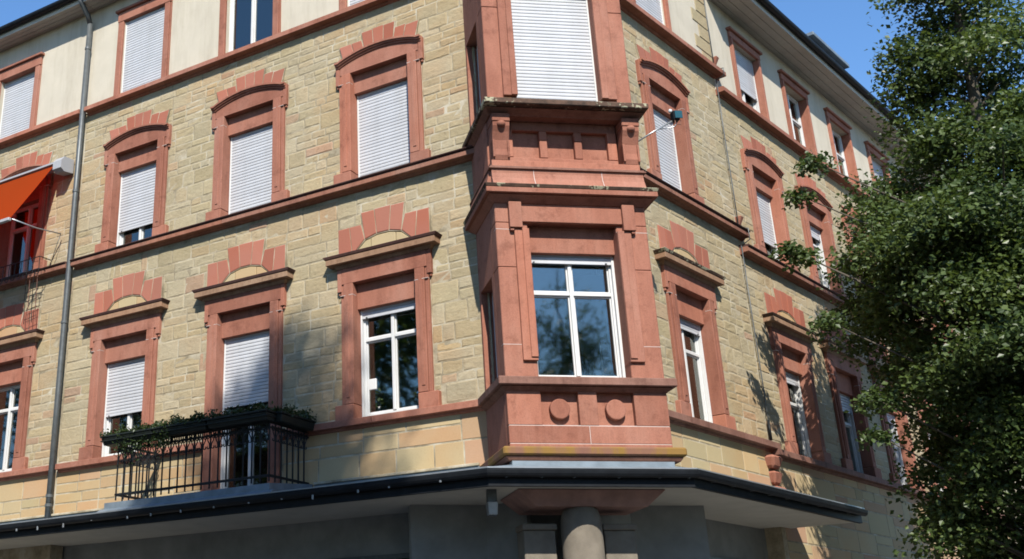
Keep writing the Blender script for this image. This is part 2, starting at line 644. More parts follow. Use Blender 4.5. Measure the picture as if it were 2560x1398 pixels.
def again(o, F, dx=0.0, dd=0.0, dz=0.0, parent=None):
    """a copy of o moved inside the frame of F, sharing its mesh"""
    c = o.copy()
    M = F.M @ Matrix.Translation((dx, -dd, dz)) @ F.M.inverted() @ WORLD[o]
    return link(c, M, parent)


def thing(name, label, cat, loc, group=None):
    o = bpy.data.objects.new(name, None)
    o.empty_display_size = 0.2
    link(o, Matrix.Translation(loc))
    o['label'] = label
    o['category'] = cat
    if group:
        o['group'] = group
    return o


def tag(o, label, cat, group=None):
    o['label'] = label
    o['category'] = cat
    if group:
        o['group'] = group
    return o


def structure(o):
    o['kind'] = 'structure'
    return o


# ------------------------------------------------------------------ ground
g = MB()
g.face((0, 1, 2, 3))
g.v = [(-400, -400, 0), (400, -400, 0), (400, 400, 0), (-400, 400, 0)]
me, org = g.mesh('street', M_ASPHALT)
structure(link(bpy.data.objects.new('street', me), Matrix.Translation(org)))
pv = MB()
for F, s0, s1 in ((FL, -40, -3.0), (FR, 11.0, 60)):
    m2 = MB()
    m2.box(s0, s1, -0.3, 3.6, -ZO, -ZO + 0.13, 0.02)
    structure(put(F, m2, 'pavement', M_PAVE))

# ------------------------------------------------------------------ buildings: roots
CORNER = thing('corner_building', 'yellow stone corner apartment house with red sandstone bay window over a street canopy', 'building', FF.P(4.8, -1.0, -ZO))
NEIGH_L = thing('apartment_building', 'stone and cream plaster house with an orange awning, beyond the thick grey downpipe', 'building', FL.P(-20, -1, -ZO))
NEIGH_R = thing('apartment_building', 'stone and plaster house behind the leafy tree, with pale eaves and a dormer', 'building', FR.P(26, -1, -ZO))

SL_END = -6.80         # left wall runs into the bay here
SR_BEG = 14.30         # right wall starts inside the bay
SEAM_L = -15.87
SEAM_R = 19.03

WIN_L = [-14.31, -11.47, -8.62]
WIN_R = 16.72
WIN_B = [20.66, 23.22, 25.78, 28.34, 30.90]
WIN_N = [-17.62, -20.46]


def zmap(zb, zb0, k):
    return lambda z: zb + (z - zb0) * k


IDENT = lambda z: z
BU = zmap(7.46, 7.77, 0.96)
BL = zmap(3.62, 3.72, 0.95)

# openings: (facade, building, centre, kind, zmap)
OPEN_U, OPEN_L, OPEN_T = [], [], []
for c in WIN_L:
    OPEN_U.append((FL, CORNER, c, IDENT))
    OPEN_L.append((FL, CORNER, c, IDENT))
OPEN_U.append((FR, CORNER, WIN_R, IDENT))
OPEN_L.append((FR, CORNER, WIN_R, IDENT))
for c in WIN_B:
    OPEN_U.append((FR, NEIGH_R, c, BU))
    OPEN_L.append((FR, NEIGH_R, c, BL))
for c in WIN_N:
    OPEN_U.append((FL, NEIGH_L, c, IDENT))
    OPEN_L.append((FL, NEIGH_L, c, IDENT))
T_L = [-14.33, -11.52, -8.68]
T_N = [-18.19, -21.0]
T_B = [20.74, 23.25, 25.80, 28.36, 30.9]
T_R = 16.60
BALC_C = WIN_L[1]


def subtract(rects, ex):
    out = []
    for (a, b, c, d) in rects:
        x0, x1, z0, z1 = ex
        if x0 >= b or x1 <= a or z0 >= d or z1 <= c:
            out.append((a, b, c, d))
            continue
        if x0 > a:
            out.append((a, x0, c, d))
        if x1 < b:
            out.append((x1, b, c, d))
        lo, hi = max(a, x0), min(b, x1)
        if z0 > c:
            out.append((lo, hi, c, z0))
        if z1 < d:
            out.append((lo, hi, z1, d))
    return out


def backing(F, parent, s0, s1, z0, z1, holes, m, name='wall', front=0.0, back=-0.3):
    """the wall body between openings"""
    zs = sorted({z0, z1, *[h[2] for h in holes], *[h[3] for h in holes]})
    zs = [z for z in zs if z0 <= z <= z1]
    mb = MB()
    for a, b in zip(zs, zs[1:]):
        row = [(s0, s1, a, b)]
        for h in holes:
            row = subtract(row, h)
        for r in row:
            mb.box(r[0], r[1], back, front, a, b, 0.0)
    return put(F, mb, name, m, parent)


def lay(s0, s1, z0, z1, excl, hmin, hmax, wmin, wmax, joint):
    """irregular coursed blocks in a rectangle, cut round the exclusions"""
    res = []
    z = z0
    while z < z1 - 0.04:
        H = random.uniform(hmin, hmax)
        if z1 - z - H < 0.12:
            H = z1 - z
        x = s0
        while x < s1 - 0.02:
            W = random.uniform(wmin * 1.6, wmax * 1.9)
            if s1 - x - W < 0.3:
                W = s1 - x
            rows = [(z, z + H)]
            if H > 0.25 and random.random() < 0.72:
                k = random.uniform(0.4, 0.62)
                rows = [(z, z + H * k), (z + H * k, z + H)]
            for (a, b) in rows:
                q = x
                while q < x + W - 0.01:
                    w = random.uniform(wmin, wmax) * (0.75 if b - a < 0.16 else 1.0)
                    if x + W - q - w < wmin * 0.7:
                        w = x + W - q
                    res.append((q, q + w, a, b))
                    q += w
            x += W
        z += H
    for e in excl:
        res = subtract(res, e)
    j = joint / 2
    return [(a + j, b - j, c + j, d - j) for a, b, c, d in res if b - a > 0.075 and d - c > 0.06]


def excl_u(c, zm):
    return [(c - 0.94, c + 0.94, zm(7.60), zm(7.98)), (c - 0.825, c + 0.825, zm(7.98), zm(9.68)), (c - 0.885, c + 0.885, zm(9.68), zm(10.13)),
            (c - 0.76, c + 0.76, zm(10.13), zm(10.46)), (c - 0.36, c + 0.36, zm(10.46), zm(10.62))]


def excl_l(c, zm):
    return [(c - 0.94, c + 0.94, zm(3.60), zm(3.96)), (c - 0.825, c + 0.825, zm(3.96), zm(5.84)), (c - 0.885, c + 0.885, zm(5.84), zm(6.44)),
            (c - 0.89, c + 0.89, zm(6.44), zm(6.96)), (c - 0.43, c + 0.43, zm(6.96), zm(7.17))]


def px_size(F, r):
    p = F.P((r[0] + r[1]) / 2, 0, (r[2] + r[3]) / 2)
    v = Vector((0, 0, ZO)) - p
    D = v.length
    q = cam.matrix_world.inverted() @ p
    if q.z > -0.5:
        return 0
    u = 1280 - 404 + 2749 * q.x / -q.z
    w = 699 - 91 - 2749 * q.y / -q.z
    if not (-60 < u < 2620 and -60 < w < 1460):
        return 0
    return (r[1] - r[0]) * (r[3] - r[2]) * abs(v.normalized().dot(F.n)) / D ** 2


def set_stones(F, parent, blocks, name, m, rough, tintf, limit=300):
    ranked = sorted(blocks, key=lambda r: -px_size(F, r))
    lone = [r for r in ranked if px_size(F, r) > 0][:limit]
    rest = [r for r in ranked if r not in set(lone)]
    for r in lone:
        mb = MB()
        mb.cur = tintf(r)
        mb.stone(*r, rough=rough)
        put(F, mb, name, m, parent, tint=True)
    if rest:
        mb = MB()
        for r in rest:
            mb.cur = tintf(r)
            mb.stone(*r, rough=rough)
        o = put(F, mb, name + '_courses', m, parent, tint=True)
        o['kind'] = 'stuff'
    return len(lone), len(rest)


def tint_rock(r):
    k = random.random()
    hue = random.uniform(0.0, 0.5) if k < 0.88 else random.uniform(0.55, 1.0)
    return (hue, random.betavariate(3, 3), random.random())


def tint_ash(r):
    return (random.random(), random.betavariate(3, 3), 0)


# ---- left side wall of the corner building
holes = []
for c in WIN_L:
    holes.append((c - 0.60, c + 0.60, 7.72, 9.95))
    holes.append((c - 0.60, c + 0.60, 3.66 if c != BALC_C else 2.74, 6.05))
backing(FL, CORNER, SEAM_L, SL_END, 2.30, 11.10, holes, M_MORTAR)
ex = []
for c in WIN_L:
    ex += excl_u(c, IDENT) + excl_l(c, IDENT)
ex.append((BALC_C - 0.84, BALC_C + 0.84, 2.4, 3.7))
left_blocks = lay(SEAM_L + 0.01, SL_END, 3.74, 7.52, ex, 0.27, 0.37, 0.30, 0.66, 0.009) + \
    lay(SEAM_L + 0.01, SL_END, 7.74, 11.02, ex, 0.25, 0.35, 0.28, 0.62, 0.009)
# ---- right side wall of the corner building
holes = [(WIN_R - 0.60, WIN_R + 0.60, 7.72, 9.95), (WIN_R - 0.60, WIN_R + 0.60, 3.66, 6.05)]
backing(FR, CORNER, SR_BEG, SEAM_R, 2.30, 11.10, holes, M_MORTAR)
ex = excl_u(WIN_R, IDENT) + excl_l(WIN_R, IDENT)
right_blocks = lay(SR_BEG, SEAM_R, 3.74, 7.52, ex, 0.25, 0.35, 0.28, 0.62, 0.009) + \
    lay(SR_BEG, SEAM_R, 7.74, 11.02, ex, 0.25, 0.35, 0.28, 0.62, 0.009)
# the 300 largest blocks of the two walls are parts of their own
cand = [(px_size(FL, r), 0, r) for r in left_blocks] + [(px_size(FR, r), 1, r) for r in right_blocks]
cand.sort(key=lambda q: -q[0])
nl = sum(1 for q in cand[:300] if q[1] == 0)
set_stones(FL, CORNER, left_blocks, 'stone_block', M_ROCK, True, tint_rock, nl)
set_stones(FR, CORNER, right_blocks, 'stone_block', M_ROCK, True, tint_rock, 300 - nl)
exb = [(BALC_C - 0.84, BALC_C + 0.84, 2.0, 3.7)]
set_stones(FL, CORNER, lay(SEAM_L + 0.01, SL_END, 2.32, 3.58, exb, 0.40, 0.44, 0.45, 1.0, 0.016), 'dressed_block', M_ASHLAR, False, tint_ash)
set_stones(FR, CORNER, lay(SR_BEG, SEAM_R - 0.16, 2.32, 3.58, [], 0.36, 0.44, 0.45, 0.95, 0.016), 'dressed_block', M_ASHLAR, False, tint_ash)
# rounded red quoins at the foot of the joint
for z, w, dd in ((3.24, 0.36, 0.17), (2.97, 0.28, 0.12), (2.70, 0.36, 0.17), (2.45, 0.3, 0.12)):
    mb = MB()
    mb.frustum(SEAM_R - w + 0.10, SEAM_R + 0.14, dd, z, z + 0.22, SEAM_R - w + 0.14, SEAM_R + 0.10, dd - 0.04, -0.05, 0.05)
    put(FR, mb, 'quoin', M_RED, CORNER)

# ---- upper storey plaster
holes = [(c - 0.58, c + 0.58, 11.18, 13.10) for c in T_L]
backing(FL, CORNER, SEAM_L, SL_END, 11.10, 13.66, holes, M_PLASTER, 'plaster_wall', 0.02)
backing(FR, CORNER, SR_BEG, SEAM_R, 11.10, 13.66, [(T_R - 0.58, T_R + 0.58, 11.18, 13.10)], M_PLASTER, 'plaster_wall', 0.02)
qz = 11.2
k = 0
while qz < 13.5:                           # toothed stone strip up the party wall
    mb = MB()
    mb.cur = tint_rock(None)
    w = 0.62 if k % 2 else 0.40
    mb.box(SEAM_R - w, SEAM_R + 0.02, -0.01, 0.034, qz + 0.006, qz + 0.30, 0.012)
    put(FR, mb, 'quoin', M_ROCK, CORNER, tint=True)
    qz += 0.31
    k += 1

# ---- neighbour walls
holes = []
for c in WIN_N:
    holes += [(c - 0.60, c + 0.60, 7.72, 9.95), (c - 0.60, c + 0.60, 3.66, 6.05)]
backing(FL, NEIGH_L, -26.0, SEAM_L, -1.6, 11.10, holes, M_MORTAR)
ex = []
for c in WIN_N:
    ex += excl_u(c, IDENT) + excl_l(c, IDENT)
blocks = lay(-20.0, SEAM_L - 0.01, 3.74, 7.52, ex, 0.27, 0.37, 0.30, 0.66, 0.009) + lay(-20.0, SEAM_L - 0.01, 7.74, 11.02, ex, 0.25, 0.35, 0.28, 0.62, 0.009)
set_stones(FL, NEIGH_L, blocks, 'stone_block', M_ROCK, True, tint_rock)
set_stones(FL, NEIGH_L, lay(-20.0, SEAM_L - 0.01, 2.32, 3.58, [], 0.40, 0.44, 0.45, 1.0, 0.016), 'dressed_block', M_ASHLAR, False, tint_ash)
holes = [(c - 0.58, c + 0.58, 11.18, 13.10) for c in T_N]
backing(FL, NEIGH_L, -26.0, SEAM_L, 11.10, 13.66, holes, M_PLASTER, 'plaster_wall', 0.02)

holes = []
for c in WIN_B:
    holes += [(c - 0.60, c + 0.60, BU(7.72), BU(9.95)), (c - 0.60, c + 0.60, BL(3.66), BL(6.05))]
B_END = 40.0
backing(FR, NEIGH_R, SEAM_R, B_END, -1.6, 10.78, holes, M_MORTAR)
ex = []
for c in WIN_B:
    ex += excl_u(c, BU) + excl_l(c, BL)
blocks = lay(SEAM_R + 0.01, 33.0, 3.66, 7.24, ex, 0.27, 0.37, 0.32, 0.70, 0.009) + lay(SEAM_R + 0.01, 33.0, 7.44, 10.70, ex, 0.27, 0.37, 0.32, 0.70, 0.009)
set_stones(FR, NEIGH_R, blocks, 'stone_block', M_ROCK, True, tint_rock)
set_stones(FR, NEIGH_R, lay(SEAM_R + 0.16, 33.0, 0.40, 3.48, [], 0.38, 0.46, 0.5, 1.1, 0.018), 'dressed_block', M_ASHLAR, False, tint_ash)
holes = [(c - 0.62, c + 0.62, 10.80, 12.42) for c in T_B]
backing(FR, NEIGH_R, SEAM_R, B_END, 10.78, 13.10, holes, M_PLASTER, 'plaster_wall', 0.02)

# ------------------------------------------------------------------ string courses
def course(F, parent, s0, s1, prof, m, name, joints=(), seg=1.9):
    """a moulded course laid in lengths"""
    cuts = [s0]
    while s1 - cuts[-1] > seg * 1.4:
        cuts.append(cuts[-1] + seg * random.uniform(0.8, 1.2))
    cuts.append(s1)
    for i, (a, b) in enumerate(zip(cuts, cuts[1:])):
        mb = MB()
        mb.extrude(prof, a + 0.004 * (i > 0), b - 0.004 * (b < s1))
        put(F, mb, name, m, parent)


# closed profiles run anticlockwise in (d, z) seen with d to the right
def prof_cornice(z):        # main moulded sill course: top at z
    return [(0, z - 0.135), (0.06, z - 0.125), (0.075, z - 0.10), (0.165, z - 0.095), (0.17, z - 0.088), (0.17, z - 0.012), (0.16, z - 0.002), (0, z - 0.002)]


def prof_cap(z):
    return [(0, z), (0.185, z), (0.195, z + 0.008), (0.205, z + 0.022), (0.195, z + 0.034), (0, z + 0.06)]


def prof_band(z, d=0.12, h=0.105):
    return [(0, z - h - 0.05), (0.04, z - h - 0.035), (0.05, z - h), (d - 0.006, z - h), (d, z - h + 0.006), (d, z - 0.006), (d - 0.006, z), (0, z + 0.02)]


for F, B, a, b, z in ((FL, CORNER, SEAM_L + 0.07, SL_END, 7.70), (FR, CORNER, SR_BEG, SEAM_R + 0.17, 7.70), (FL, NEIGH_L, -24.0, SEAM_L - 0.08, 7.70), (FR, NEIGH_R, SEAM_R + 0.01, B_END, 7.39)):
    course(F, B, a, b, prof_cornice(z), M_FASCIA, 'cornice')
    course(F, B, a, b, prof_cap(z), M_CAP, 'cornice_cap')
course(FL, CORNER, SEAM_L + 0.07, SL_END, prof_band(11.17, 0.17, 0.10), M_RED, 'string_course')
course(FR, CORNER, SR_BEG, SEAM_R + 0.17, prof_band(11.17, 0.20, 0.10), M_RED, 'string_course')
course(FL, NEIGH_L, -24.0, SEAM_L - 0.08, prof_band(11.17, 0.17, 0.10), M_RED, 'string_course')
course(FR, NEIGH_R, SEAM_R + 0.01, B_END, prof_band(10.80, 0.18, 0.10), M_RED, 'string_course')
for (a, b) in ((SEAM_L + 0.07, BALC_C - 0.83), (BALC_C + 0.83, SL_END)):
    course(FL, CORNER, a, b, prof_band(3.70), M_RED, 'sill_course')
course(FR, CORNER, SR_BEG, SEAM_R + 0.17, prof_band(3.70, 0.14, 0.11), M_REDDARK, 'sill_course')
course(FL, NEIGH_L, -24.0, SEAM_L - 0.08, prof_band(3.70), M_RED, 'sill_course')
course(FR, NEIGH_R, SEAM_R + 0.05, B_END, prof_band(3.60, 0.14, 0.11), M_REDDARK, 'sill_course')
for z in (11.47, 7.98):                   # stubs of cut stone beside the party wall
    mb = MB()
    mb.frustum(SEAM_R + 0.01, SEAM_R + 0.14, 0.13, z - 0.16, z + 0.05, SEAM_R + 0.03, SEAM_R + 0.11, 0.05, -0.02, 0.02)
    put(FR, mb, 'corbel_stub', M_RED, CORNER)

# ------------------------------------------------------------------ window surrounds
def arch_path(zm, lift=0.0):
    pts = [(-0.87, 10.02), (-0.79, 10.02)]
    for i in range(17):
        x = -0.74 + 1.48 * i / 16
        pts.append((x, 10.045 + 0.125 * (1 - (x / 0.74) ** 2)))
    pts += [(0.79, 10.02), (0.87, 10.02)]
    return [(x, zm(z) + lift) for x, z in pts]


def surround(F, parent, c, kind, zm, foot=None):
    zz = zm
    jam_top = zz(9.87) if kind == 'u' else zz(5.95)
    if kind == 'u':
        base0, base1, ear0, ear1 = zz(7.70), zz(7.97), zz(9.68), zz(10.115)
    else:
        base0, base1, ear0, ear1 = (zz(3.69) if foot is None else foot), zz(3.95), zz(5.83), zz(6.22)
    mb = MB()
    if kind == 'u':
        poly = [(-0.80, jam_top), (0.80, jam_top)] + [(x, z + 0.004) for x, z in arch_path(zm)[::-1] if abs(x) <= 0.80]
        mb.prism([(c + x, z) for x, z in poly], -0.30, 0.062)
    else:
        mb.box(c - 0.80, c + 0.80, -0.30, 0.072, jam_top, zz(6.225), 0.006)
    w = put(F, mb, 'window_surround', M_RED, parent)
    for s in (-1, 1):
        mb = MB()
        a, b = sorted((c + s * 0.58, c + s * 0.755))
        mb.box(a, b, -0.30, 0.078, base1, jam_top, 0.008)
        a, b = sorted((c + s * 0.757, c + s * 0.82))
        mb.box(a, b, -0.05, 0.052, base1, jam_top, 0.006)
        a, b = sorted((c + s * 0.655, c + s * 0.715))
        mb.box(a, b, 0.05, 0.090, base1 + 0.10, ear0, 0.005)
        put(F, mb, 'jamb', M_RED, w)
        mb = MB()
        a, b = sorted((c + s * 0.58, c + s * 0.935))
        mb.box(a, b, -0.30, 0.088, base0, base1 - 0.006, 0.010)
        if foot is not None:
            mb = MB()
            a, b = sorted((c + s * 0.58, c + s * 0.82))
            mb.box(a, b, -0.26, 0.078, base0, base1 - 0.004, 0.010)
        put(F, mb, 'base_block', M_RED, w)
        mb = MB()
        a, b = sorted((c + s * 0.802, c + s * 0.882))
        mb.box(a, b, -0.02, 0.070, ear0, ear1, 0.006)
        a, b = sorted((c + s * 0.835, c + s * 0.870))
        mb.box(a, b, -0.02, 0.045, ear0 - 0.05, ear0, 0.006)
        put(F, mb, 'ear', M_RED, w)
        mb = MB()                              # pointing over the jamb
        a, b = sorted((c + s * 0.578, c + s * 0.822))
        mb.box(a, b, -0.02, 0.0795, jam_top - 0.20, jam_top - 0.192, 0.0)
        put(F, mb, 'pointing', M_PINK_MORTAR, w)
    mb = MB()
    pz0, pz1 = (zz(9.50), jam_top + 0.02) if kind == 'u' else (zz(5.52), jam_top + 0.02)
    mb.box(c - 0.582, c + 0.582, -0.26, -0.065, pz0, pz1, 0.006)
    put(F, mb, 'panel', M_RED, w)
    if kind == 'u':
        mb = MB()
        p = [(c + x, z) for x, z in arch_path(zm)]
        mb.sweep(p, 0.035, -0.02, 0.085)
        mb.sweep([(x, z + 0.0345) for x, z in p], 0.030, -0.02, 0.115)
        mb.sweep([(x, z + 0.064) for x, z in p], 0.034, -0.02, 0.140)
        put(F, mb, 'hood_moulding', M_RED, w)
    else:
        mb = MB()
        mb.frustum(c - 0.93, c + 0.93, 0.115, zz(6.225), zz(6.285), c - 0.89, c + 0.89, 0.085, -0.05, 0.004)
        mb.box(c - 1.03, c + 1.03, -0.05, 0.195, zz(6.287), zz(6.385), 0.005)
        put(F, mb, 'hood', M_WEATHERED, w)
        mb = MB()
        mb.frustum(c - 1.075, c + 1.075, 0.225, zz(6.387), zz(6.44), c - 1.05, c + 1.05, 0.208, -0.02, 0.008)
        put(F, mb, 'hood_cap', M_LICHEN if F is FR else M_CAP, w)
    # arch stones
    if kind == 'u':
        bx = [-0.74, -0.50, -0.30, -0.10, 0.10, 0.30, 0.50, 0.74]
        bz = [10.155, 10.215, 10.262, 10.285, 10.285, 10.262, 10.215, 10.155]
        tx = [-0.82, -0.56, -0.345, -0.115, 0.115, 0.345, 0.56, 0.82]
        tz = [10.47, 10.47, 10.62, 10.63, 10.62, 10.49, 10.47]
    else:
        bx = [-0.875, -0.60, -0.35, -0.12, 0.12, 0.35, 0.60, 0.875]
        bz = [6.445, 6.445, 6.665, 6.72, 6.72, 6.665, 6.445, 6.445]
        tx = [-0.875, -0.65, -0.42, -0.16, 0.16, 0.42, 0.65, 0.875]
        tz = [6.95, 6.95, 7.16, 7.17, 7.16, 6.95, 6.95]
    back = MB()
    for i in range(7):
        g = 0.008
        poly = [(c + bx[i] + g, zz(bz[i]) + g), (c + bx[i + 1] - g, zz(bz[i + 1]) + g), (c + tx[i + 1] - g, zz(tz[i]) - g), (c + tx[i] + g, zz(tz[i]) - g)]
        mb = MB()
        mb.cur = (random.random(), random.betavariate(3, 3), 0)
        mb.prism(poly, 0.0, 0.040, 0.010, random.uniform(0.003, 0.008))
        put(F, mb, 'arch_stone', M_VOUS, w, tint=True)
        e = 0.007
        back.prism([(c + bx[i] - e, zz(bz[i]) - e), (c + bx[i + 1] + e, zz(bz[i + 1]) - e), (c + tx[i + 1] + e, zz(tz[i]) + e), (c + tx[i] - e, zz(tz[i]) + e)], 0.0, 0.030 + 0.0012 * i)
    put(F, back, 'arch_mortar', M_MORTAR, w)
    if kind == 'l':
        for q in ([(-0.572, 6.447), (-0.245, 6.447), (-0.245, 6.666), (-0.345, 6.640)], [(-0.232, 6.447), (0.232, 6.447), (0.232, 6.670), (0.115, 6.697), (-0.115, 6.697), (-0.232, 6.670)], [(0.245, 6.447), (0.572, 6.447), (0.345, 6.640), (0.245, 6.666)]):
            mb = MB()
            mb.cur = (random.random(), 0.6, 0)
            mb.prism([(c + x, zz(z)) for x, z in q], 0.0, 0.026, 0.008, 0.006)
            put(F, mb, 'arch_filling', M_ASHLAR, w, tint=True)
    return w


for F, B, c, zm in OPEN_U:
    surround(F, B, c, 'u', zm)
for F, B, c, zm in OPEN_L:
    surround(F, B, c, 'l', zm, 2.76 if (B is CORNER and c == BALC_C) else None)


def surround_t(F, parent, c, z0, z1, half=0.755, jw=0.14, d=0.075):
    mb = MB()
    mb.box(c - half, c + half, -0.24, d, z1, z1 + jw * 1.35, 0.008)
    w = put(F, mb, 'window_surround', M_RED, parent)
    mb = MB()
    mb.box(c - half - 0.05, c + half + 0.05, 0.0, d + 0.05, z1 + jw * 1.35 + 0.002, z1 + jw * 1.35 + 0.06, 0.008)
    put(F, mb, 'hood', M_RED, w)
    for s in (-1, 1):
        mb = MB()
        a, b = sorted((c + s * (half - jw), c + s * (half - 0.03)))
        mb.box(a, b, -0.24, d, z0, z1 - 0.004, 0.010)
        a, b = sorted((c + s * (half - 0.028), c + s * half))
        mb.box(a, b, -0.02, d - 0.025, z0, z1 - 0.004, 0.005)
        put(F, mb, 'jamb', M_RED, w)
    return w


for c in T_L:
    surround_t(FL, CORNER, c, 11.18, 13.02, 0.755, 0.17)
for c in T_N:
    surround_t(FL, NEIGH_L, c, 11.18, 12.80, 0.755, 0.17)
surround_t(FR, CORNER, T_R, 11.18, 13.02, 0.755, 0.17)
for c in T_B:
    surround_t(FR, NEIGH_R, c, 10.82, 12.42, 0.72, 0.115)

# ------------------------------------------------------------------ windows
SLAT_H = 0.0605
slat_cache = {}


def slat_mesh(w):
    key = round(w, 2)
    if key not in slat_cache:
        h = SLAT_H
        mb = MB()
        mb.extrude([(-0.010, 0), (-0.001, 0.0), (0.0065, h * 0.08), (0.0095, h * 0.30), (0.0095, h * 0.70), (0.0045, h * 0.90), (-0.006, h * 0.92), (-0.010, h)], -w / 2, w / 2)
        slat_cache[key] = mb.mesh('shutter_slat', M_SHUTTER, (0, 0, 0))[0]
    return slat_cache[key]


def window(F, parent, c, z0, z1, half, dw, shutter=None, transom=None, mullion=True, box=0.0, bar=0.065, curtain=None, room=True, rail_w=0.03, sash=True):
    """a PVC window at depth dw; shutter = height of the lower edge of the roller shutter"""
    fd0, fd1 = dw - 0.07, dw
    mb = MB()
    for (a, b, e, f) in ((c - half, c - half + bar, z0, z1), (c + half - bar, c + half, z0, z1)):
        mb.box(a, b, fd0, fd1, e, f, 0.006)
    mb.box(c - half + bar, c + half - bar, fd0, fd1 - 0.002, z0, z0 + bar * 1.2, 0.006)
    mb.box(c - half + bar, c + half - bar, fd0, fd1 - 0.002, z1 - bar, z1, 0.006)
    w = put(F, mb, 'window', M_PVC, parent)
    vis1 = z1 if shutter is None else min(z1, shutter + 0.1)
    xs = [(c - half + bar, c + half - bar)]
    if mullion:
        m = 0.028
        xs = [(c - half + bar, c - m), (c + m, c + half - bar)]
        mb = MB()
        mb.box(c - m, c + m, fd0, fd1 + 0.012, z0 + bar * 1.2, z1 - bar, 0.006)
        put(F, mb, 'mullion', M_PVC, w)
    zs = [(z0 + bar * 1.2, z1 - bar)]
    if transom is not None:
        zs = [(z0 + bar * 1.2, transom - 0.028), (transom + 0.028, z1 - bar)]
        for (a, b) in xs:
            mb = MB()
            mb.box(a, b, fd0, fd1 + 0.006, transom - 0.028, transom + 0.028, 0.006)
            put(F, mb, 'transom', M_PVC, w)
    for (a, b) in xs:
        for (e, f) in zs:
            if e > vis1:
                continue
            ia = 0.0
            if sash:
                ia = 0.022
                mb = MB()
                for q in ((a, a + ia, e, f), (b - ia, b, e, f), (a + ia, b - ia, e, e + ia), (a + ia, b - ia, f - ia, f)):
                    mb.box(q[0], q[1], fd0 + 0.02, fd1 - 0.022, q[2], q[3], 0.004)
                put(F, mb, 'sash', M_PVC, w)
            mb = MB()
            mb.box(a + ia - 0.004, b - ia + 0.004, fd0 + 0.018, fd0 + 0.026, e + ia - 0.004, f - ia + 0.004, 0.0)
            put(F, mb, 'pane', M_GLASS, w)
    if shutter is not None:
        n = int((z1 - shutter) / SLAT_H) + 1
        me = slat_mesh(2 * half - 2 * rail_w)
        ds = dw + 0.038
        for i in range(n):
            zs_ = shutter + 0.05 + i * SLAT_H
            if zs_ > z1 + 0.04:
                break
            o = bpy.data.objects.new('shutter_slat', me)
            link(o, F.M @ Matrix.Translation((c, -ds, zs_)), w)
        mb = MB()
        mb.box(c - half + rail_w, c + half - rail_w, ds - 0.008, ds + 0.012, shutter, shutter + 0.048, 0.004)
        put(F, mb, 'bottom_rail', M_SHUTTER, w)
        for s in (-1, 1):
            mb = MB()
            a = c + s * (half - 0.12)
            mb.box(a - 0.014, a + 0.014, ds + 0.006, ds + 0.030, shutter + 0.004, shutter + 0.024, 0.004)
            put(F, mb, 'stop', M_PIPE, w)
        for s in (-1, 1):
            mb = MB()
            a, b = sorted((c + s * (half - rail_w), c + s * half))
            mb.box(a, b, dw + 0.001, ds + 0.02, z0, z1, 0.004)
            put(F, mb, 'guide_rail', M_PVC, w)
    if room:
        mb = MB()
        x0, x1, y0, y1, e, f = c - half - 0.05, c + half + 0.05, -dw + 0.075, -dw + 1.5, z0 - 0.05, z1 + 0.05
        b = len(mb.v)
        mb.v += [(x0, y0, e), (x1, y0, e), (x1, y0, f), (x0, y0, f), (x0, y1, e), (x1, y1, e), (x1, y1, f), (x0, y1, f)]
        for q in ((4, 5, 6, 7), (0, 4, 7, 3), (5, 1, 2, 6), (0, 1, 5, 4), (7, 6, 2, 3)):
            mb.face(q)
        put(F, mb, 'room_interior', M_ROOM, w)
    for (a, b, e, f) in (curtain or ()):
        mb = MB()
        n = max(6, int((b - a) / 0.035))
        bb = len(mb.v)
        for i in range(n + 1):
            x = a + (b - a) * i / n
            y = -dw + 0.125 + 0.022 * math.sin(i * 1.9) + 0.01 * math.sin(i * 0.7)
            mb.v += [(x, y, e), (x, y, f), (x, y + 0.006, e), (x, y + 0.006, f)]
        for i in range(n):
            k = bb + 4 * i
            mb.face((k, k + 4, k + 5, k + 1))
            mb.face((k + 2, k + 3, k + 7, k + 6))
        put(F, mb, 'curtain', M_CURTAIN, w)
    return w


DW = -0.20
# middle storey, left wall
window(FL, CORNER, WIN_L[0], 7.74, 9.52, 0.575, DW, shutter=8.20)
window(FL, CORNER, WIN_L[1], 7.74, 9.52, 0.575, DW, shutter=7.76)
window(FL, CORNER, WIN_L[2], 7.74, 9.52, 0.575, DW, shutter=7.76)
# first floor, left wall
window(FL, CORNER, WIN_L[0], 3.72, 5.54, 0.575, DW, shutter=4.50, transom=5.02)
window(FL, CORNER, WIN_L[1], 2.80, 5.54, 0.575, DW, shutter=4.28, transom=5.02, curtain=[(BALC_C - 0.40, BALC_C - 0.04, 2.86, 3.9), (BALC_C + 0.04, BALC_C + 0.52, 2.86, 3.9)])
window(FL, CORNER, WIN_L[2], 3.74, 5.54, 0.575, DW, shutter=5.37, transom=5.02, curtain=[(WIN_L[2] - 0.54, WIN_L[2] - 0.40, 3.8, 5.3)])
# upper storey
window(FL, CORNER, T_L[0], 11.20, 13.02, 0.585, -0.06, shutter=11.22)
window(FL, CORNER, T_L[1], 11.20, 13.02, 0.585, -0.06)
window(FL, CORNER, T_L[2], 11.20, 13.02, 0.585, -0.06, shutter=11.22)
window(FR, CORNER, T_R, 11.20, 13.02, 0.585, -0.06, shutter=11.22)
for c in T_N:
    window(FL, NEIGH_L, c, 11.20, 12.80, 0.585, -0.12, shutter=11.28)
for c in WIN_N:
    window(FL, NEIGH_L, c, 7.74, 9.52, 0.575, DW, transom=9.0)
    window(FL, NEIGH_L, c, 3.74, 5.54, 0.575, DW, transom=5.02)
